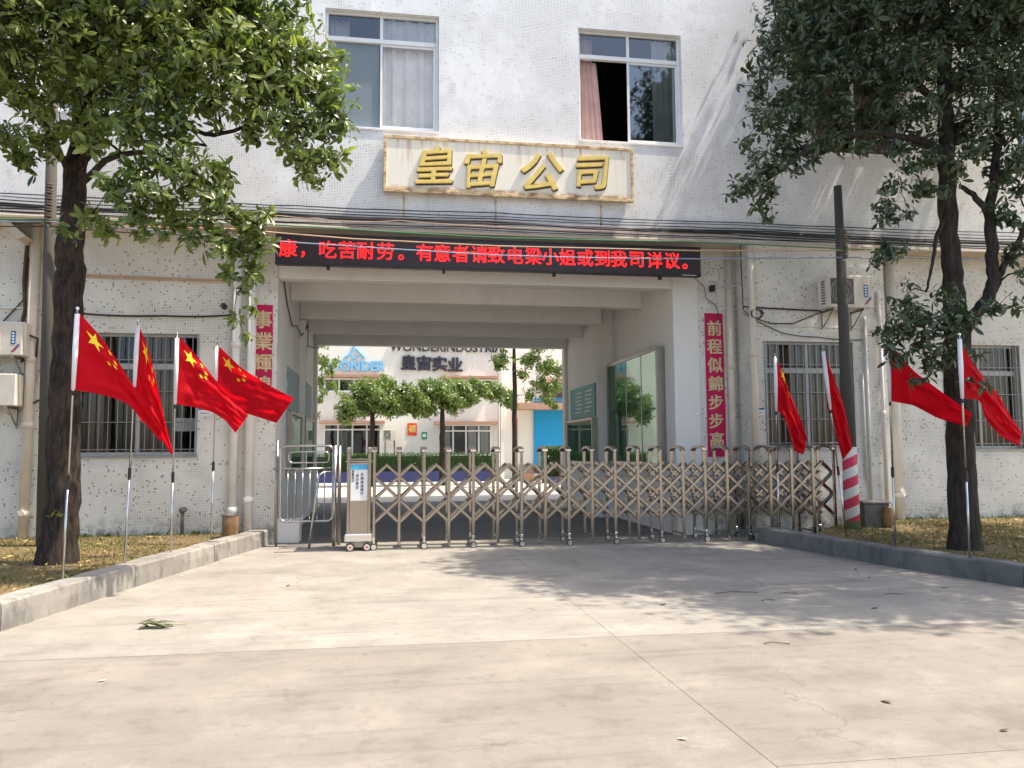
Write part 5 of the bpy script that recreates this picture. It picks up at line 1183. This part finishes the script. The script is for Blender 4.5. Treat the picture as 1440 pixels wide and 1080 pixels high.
# small plants at wall foot and on trunk
def tuft(x, y, z, n, s, label, mat='leafL', group='weeds at the foot of the wall'):
    VV, FF, off = [], [], 0
    for i in range(n):
        m = np.array(Matrix.Rotation(random.uniform(0, 6.28), 3, 'Z') @ Matrix.Rotation(random.uniform(.3, 1.2), 3, 'X')); V = LV*s*random.uniform(.6, 1.1)
        VV.append(V @ m.T+np.array([x+random.uniform(-.04, .04)*s*3, y, z])); FF += [tuple(k+off for k in q) for q in LF]; off += len(V)
    return tag(link('weed', np_mesh('weed', np.concatenate(VV), FF, [M[mat]])), label, 'plant', group)
def weeds(label, x0, x1, n):
    VV, FF, off = [], [], 0
    for i in range(n):
        x = random.uniform(x0, x1); x += .08*math.sin(x*9)
        for q in range(7):
            m = np.array(Matrix.Rotation(random.uniform(0, 6.28), 3, 'Z') @ Matrix.Rotation(random.uniform(.4, 1.3), 3, 'X')); V = LV*random.uniform(.25, .65)
            VV.append(V @ m.T+np.array([x+random.uniform(-.05, .05), YF-.04-random.random()*.1, .2])); FF += [tuple(k+off for k in q2) for q2 in LF]; off += len(V)
    tag(link('weeds', np_mesh('weeds', np.concatenate(VV), FF, [M['hedge']])), label, 'weeds', kind='stuff')
weeds('low green weeds growing along the foot of the left wall', -5.1, -2.0, 34)
weeds('low green weeds growing along the foot of the right wall', 9.9, 14.0, 30)
VV, FF, off = [], [], 0
for i in range(700):
    if i % 2: x, y = random.uniform(-7, -3.4), random.uniform(8.6, 14.2)
    else: x, y = random.uniform(7.6, 13), random.uniform(8.8, 14.2)
    m = np.array(Matrix.Rotation(random.uniform(0, 6.28), 3, 'Z') @ Matrix.Rotation(random.uniform(-.5, .5), 3, 'X') @ Matrix.Rotation(random.uniform(-.7, .7), 3, 'Y')); V = LV*random.uniform(.35, .8)
    VV.append(V @ m.T+np.array([x, y, .225])); FF += [tuple(k+off for k in q2) for q2 in LF]; off += len(V)
tag(link('leaf_litter', np_mesh('leaf_litter', np.concatenate(VV), FF, [M['leafdry']])), 'brown fallen leaves scattered over the dry grass under both trees', 'leaf litter', kind='stuff')
VV, FF, off = [], [], 0
for i in range(420):
    x, y = (random.uniform(2.2, 7.2), random.uniform(7.0, 13.0)) if i % 3 else (random.uniform(-4, 7), random.uniform(3.4, 13.0))
    m = np.array(Matrix.Rotation(random.uniform(0, 6.28), 3, 'Z')); V = LV*np.array([1, .5, .3])*random.uniform(.06, .22)
    VV.append(V @ m.T+np.array([x, y, .009])); FF += [tuple(k+off for k in q2) for q2 in LF]; off += len(V)
tag(link('debris', np_mesh('debris', np.concatenate(VV), FF, [M['twig']])), 'tiny dark crumbs of leaf and grit scattered over the concrete', 'debris', kind='stuff')
tuft(at(78, 728, 10.85).x, 10.86, at(78, 728, 10.85).z, 7, .9, 'tiny shoot with a few leaves sprouting from the left trunk', 'leafL', None)['kind'] = 'stuff'

# ================================================================== COURTYARD AND FAR BUILDING
FY = 44.0
def FX(px, Y=FY): return at(px, 600, Y).x
def FZ(py, Y=FY, px=600): return at(px, py, Y).z
fb = thing('far_building', (4, FY, 0), 'white two storey office building seen through the passage across the courtyard', 'building')
def fwin(x0, x1, z0, z1, n, tz, cm):
    w = obj('window', MB().box(x0, x1, FY-.04, FY+.05, z0, z0+.08).box(x0, x1, FY-.04, FY+.05, z1-.08, z1).box(x0, x0+.08, FY-.039, FY+.049, z0+.08, z1-.08).box(x1-.08, x1, FY-.039, FY+.049, z0+.08, z1-.08), 'white', fb)
    for i in range(1, n): x = x0+(x1-x0)*i/n; obj('mullion', MB().box(x-.04, x+.04, FY-.045, FY+.04, z0+.08, z1-.08), 'white', w)
    if tz: obj('transom', MB().box(x0+.08, x1-.08, FY-.05, FY+.035, tz-.04, tz+.04), 'white', w)
    obj('pane', MB().quad((x0+.08, FY+.0, z0+.08), (x1-.08, FY+.0, z0+.08), (x1-.08, FY+.0, z1-.08), (x0+.08, FY+.0, z1-.08)), 'glass', w)
    if cm:
        for i in range(n):
            a = x0+(x1-x0)*i/n+.1; b = x0+(x1-x0)*(i+1)/n-.1
            if (i+cm) % 3: curtain('curtain', a, a+(b-a)*(.9 if cm == 2 else .35), z0+.1, z1-.1, FY+.15, 'curt_w' if cm == 2 else 'curt_b', w, .04, .2)
g1 = (FX(455), FX(536), FZ(655), FZ(596)); g2 = (FX(619), FX(691), FZ(641), FZ(597)); u1 = (FX(455), FX(560), FZ(552), FZ(533)); u2 = (FX(640), FX(697), FZ(552), FZ(533))
holes = [g1, g2, u1, u2]
me = wall_cells((-12, FX(703)), (0, 13), holes, FY, FY+.3); me.materials.append(M['farwall']); link('wall', me, fb)
obj('wall', MB().box(FX(704), 26, FY+1.2, FY+1.5, 0, 13), 'farwall', fb)
obj('wall', MB().box(FX(704), FX(704)+.2, FY+.0, FY+1.19, 0, 13), 'farwall', fb)
obj('room', MB().box(-12, FX(703)-.1, FY+2.2, FY+2.3, 0, 13).box(-12, FX(703)-.1, FY+.31, FY+2.2, 3.6, 3.7).box(-12, FX(703), FY+.31, FY+2.2, 7.0, 7.1), 'dark', fb)
fwin(*g1, 4, FZ(604), 1); fwin(*g2, 4, FZ(606), 2); fwin(*u1, 5, None, 0); fwin(*u2, 3, None, 0)
obj('canopy', MB().box(FX(449), FX(541), FY-.6, FY-.001, FZ(596), FZ(592)), 'terra', fb); obj('canopy', MB().box(FX(611), FX(699), FY-.6, FY-.001, FZ(597), FZ(593)), 'terra', fb)
obj('canopy', MB().box(FX(455), FX(545), FY-.5, FY-.001, FZ(532), FZ(528.5)), 'terra', fb); obj('canopy', MB().box(FX(620), FX(699), FY-.5, FY-.001, FZ(532), FZ(529)), 'terra', fb)
obj('string_course', MB().box(-12, FX(560), FY-.05, FY-.001, FZ(562), FZ(560)), 'farwall', fb)
obj('canopy', MB().box(FX(724), 24, FY-.2, FY+1.19, FZ(575), FZ(566)), 'terra', fb)
obj('canopy', MB().box(FX(768), 24, FY+.4, FY+1.19, FZ(535), FZ(530)), 'terra', fb)
obj('window', MB().box(FX(770), FX(800), FY+1.1, FY+1.19, FZ(556), FZ(536)), 'acgrill', fb)
rd = obj('roller_door', MB().box(FX(756), FX(830), FY+1.05, FY+1.19, 0, FZ(575.5)), 'rollblue', fb)
for i in range(30): obj('slat', MB().box(FX(756)+.02, FX(830)-.02, FY+1.02, FY+1.049, .1+i*.15, .19+i*.15), 'rollblue', rd)
obj('drainpipe', MB().tube([(FX(701), FY-.1, 0), (FX(701), FY-.1, 10)], .06, 8), 'cable_w', fb)
obj('base_course', MB().box(FX(735), FX(760), FY+1.1, FY+1.19, 0, FZ(655)), 'terra', fb)
for i, (ch, px) in enumerate((('皇', 574), ('宙', 596), ('实', 618), ('业', 640))):
    put_text('character', ch, FX(px), FY-.08, FZ(510, px=600)-.03*i, .86, 'fardark', fb, .05, .032, 1.03)
put_text('lettering', 'WONDERINDUSTRIAL', FX(632), FY-.08, FZ(488.5), .66, 'fardark', fb, .04, .012, .98)
put_text('lettering', 'WONDER', FX(499), FY-.08, FZ(516), .74, 'farblue', fb, .04, .035, .92)
lx, lz = FX(498), FZ(497)
obj('emblem', MB().tube([(lx-.55, FY-.06, lz-.30), (lx-.2, FY-.06, lz-.05), (lx+.05, FY-.06, lz+.55)], .07, 6).tube([(lx+.55, FY-.06, lz-.30), (lx+.3, FY-.06, lz-.05), (lx+.05, FY-.06, lz+.2)], .07, 6).tube([(lx+.16*math.cos(a*.4), FY-.06, lz-.2+.13*math.sin(a*.4)) for a in range(8, 17)], .05, 6), 'farblue', fb)
a = FX(539); 
fac = ac('air_conditioner', FX(539), FY-.7, FZ(619.5), FX(557)-FX(539), FZ(604)-FZ(619.5), .4, 'small air conditioner on a dark stand seen between the courtyard trees', False)
obj('stand', MB().box(FX(541), FX(542.5), FY-.5, FY-.4, 0, FZ(620)).box(FX(554), FX(555.5), FY-.5, FY-.4, 0, FZ(620)), 'acgrill', fac)
t = thing('fortune_poster', (FX(580), FY, FZ(612)), 'square red and gold poster on the far building wall', 'poster')
obj('paper', MB().box(FX(573), FX(586), FY-.03, FY-.002, FZ(612.5), FZ(595)), 'orange', t); put_text('character', '福', FX(579.5), FY-.04, FZ(603), .42, 'gold', t, .002, .012)
t = thing('green_notice', (FX(596), FY, FZ(618)), 'small green square notice on the far building wall', 'sign')
obj('plate', MB().box(FX(593), FX(600.5), FY-.03, FY-.002, FZ(617.5), FZ(607.5)), 'green_s', t); obj('mark', MB().tube([(FX(596.7), FY-.035, FZ(612.5)), (FX(596.7), FY-.031, FZ(612.5))], .10, 12), 'placard', t)
t = thing('couplet_scroll', (FX(729), FY, FZ(626)), 'narrow orange scroll on the far building behind the tall thin tree', 'banner')
obj('paper', MB().box(FX(726), FX(732.5), FY+1.16, FY+1.188, FZ(626), FZ(586)), 'orange', t)
for i in range(6): put_text('character', '开工大吉利是'[i], FX(729.3), FY+1.15, FZ(591+i*6.2), .2, 'gold', t, .001, .006)
# hedge + planter
HY = 41.5
pl = thing('hedge_planter', (3, HY, 0), 'long clipped hedge in a blue painted planter before the far building', 'hedge')
x0, x1 = FX(440, HY), FX(700, HY)
obj('planter', MB().box(x0, x1, HY, HY+.15, 0, .55).box(x0, x1, HY+1.0, HY+1.15, 0, .55).box(x0, x0+.15, HY+.151, HY+.999, 0, .55).box(x1-.15, x1, HY+.151, HY+.999, 0, .55), 'bluep', pl)
obj('soil', MB().box(x0+.15, x1-.15, HY+.151, HY+.999, 0, .5), 'soil', pl)
def hedge(x0, x1, y0, y1, z0, z1, n, par, s=.8):
    core = obj('hedge_core', MB().box(x0+.1, x1-.1, y0+.12, y1-.1, z0, z1-.12), 'hedge', par)
    VV, FF, off = [], [], 0
    for i in range(n):
        f = random.random(); x = random.uniform(x0, x1)
        if f < .55: p = (x, y0+random.uniform(-.02, .1), random.uniform(z0, z1))
        elif f < .9: p = (x, random.uniform(y0, y1), z1+random.uniform(-.08, .04))
        else: p = (random.choice((x0, x1)), random.uniform(y0, y1), random.uniform(z0, z1))
        m = np.array(Matrix.Rotation(random.uniform(0, 6.28), 3, 'Z') @ Matrix.Rotation(random.uniform(-1.2, 1.2), 3, 'X')); V = LV*s*random.uniform(.7, 1.2)
        VV.append(V @ m.T+np.array(p)); FF += [tuple(k+off for k in q) for q in LF]; off += len(V)
    o = link('hedge_leaves', np_mesh('hedge_leaves', np.concatenate(VV), FF, [M['hedge']]), par); o['kind'] = 'stuff'
hedge(x0+.1, x1-.1, HY+.05, HY+1.1, .5, FZ(638, HY), 7000, pl)
h2 = thing('clipped_shrub', (FX(775, 38), 38, 0), 'dense dark green clipped shrub in front of the blue roller door', 'shrub')
hedge(FX(765, 38), FX(800, 38), 38, 39.3, .3, FZ(630, 38), 3500, h2)
obj('pot', MB().box(FX(768, 38), FX(798, 38), 37.9, 39.2, 0, .32), 'bluep', h2)
for i in range(8):
    x = FX(728+i*3.6, 40.5); tag(obj('flower_pot', MB().lathe([(.14, 0), (.2, .34), (.22, .36)], (x, 40.6+(i % 2)*.3, 0), 10), 'terra', smooth=True), 'terracotta flower pot in the row left of the dark clipped shrub', 'flower pot', 'flower pots by the far building')

# courtyard trees
def ctree(px, Y, ztop_py, blobs, label, trunkr=.13, mat='leafF', sc=1.45, dens=1.0, bend=0, extra=()):
    x = at(px, 640, Y).x; zt_ = at(px, ztop_py, Y).z
    limbs = [([(x, Y, 0), (x+bend*.3, Y, zt_*.4), (x+bend, Y, zt_*.75), (x+bend*1.3, Y, zt_)], [trunkr*1.2, trunkr, trunkr*.85, trunkr*.5])]
    tree('courtyard_tree', (x, Y, 0), label, limbs, [(at(a, b, Y+c), r*1.15) for a, b, c, r in blobs], mat, 'barkR', hero=0, scale=sc, dens=dens)
ctree(523, 37, 560, [(495, 570, 0, .75), (510, 555, .3, .75), (530, 550, -.3, .8), (548, 562, 0, .75), (488, 580, 0, .45), (560, 575, 0, .4), (520, 568, .5, .7), (540, 540, .3, .5), (505, 545, 0, .4), (545, 578, 0, .35), (482, 590, 0, .25)], 'flat crowned bright green courtyard tree, left of the pair before the windows', dens=3.6)
ctree(622, 37, 560, [(590, 560, 0, .75), (610, 550, .3, .8), (635, 555, -.3, .8), (655, 550, 0, .7), (675, 548, .2, .65), (697, 550, .2, .55), (713, 558, 0, .45), (720, 568, 0, .3), (575, 565, 0, .6), (600, 575, 0, .45), (635, 572, 0, .45), (572, 550, .2, .5), (655, 565, 0, .35), (585, 580, 0, .3)], 'wide flat crowned bright green courtyard tree before the right hand windows', dens=3.6)
ctree(724, 34, 480, [(705, 505, 0, .42), (745, 505, .3, .5), (770, 515, .5, .5), (735, 525, 0, .3), (760, 540, .4, .45), (778, 545, .3, .4), (745, 555, .3, .3), (770, 560, .2, .35), (785, 520, .2, .4), (700, 515, 0, .2), (780, 570, .2, .2), (720, 470, 0, .6), (760, 480, .3, .6)], 'tall thin trunked courtyard tree with loose grey green foliage', trunkr=.11, mat='leafF', dens=2.2)
ctree(418, 33, 500, [(455, 505, 0, .35), (462, 520, 0, .3), (450, 535, 0, .3), (468, 540, 0, .22), (448, 560, 0, .2), (455, 550, 0, .2), (470, 510, 0, .2), (440, 480, 0, .5), (447, 585, 0, .14)], 'light green foliage hanging at the left edge of the passage opening', trunkr=.09, dens=1.6)

# courtyard side wall on the right, closing the view
print('OBJECTS', len(bpy.data.objects), 'TRIS', sum(len(o.data.polygons) for o in bpy.data.objects if o.type == 'MESH'))
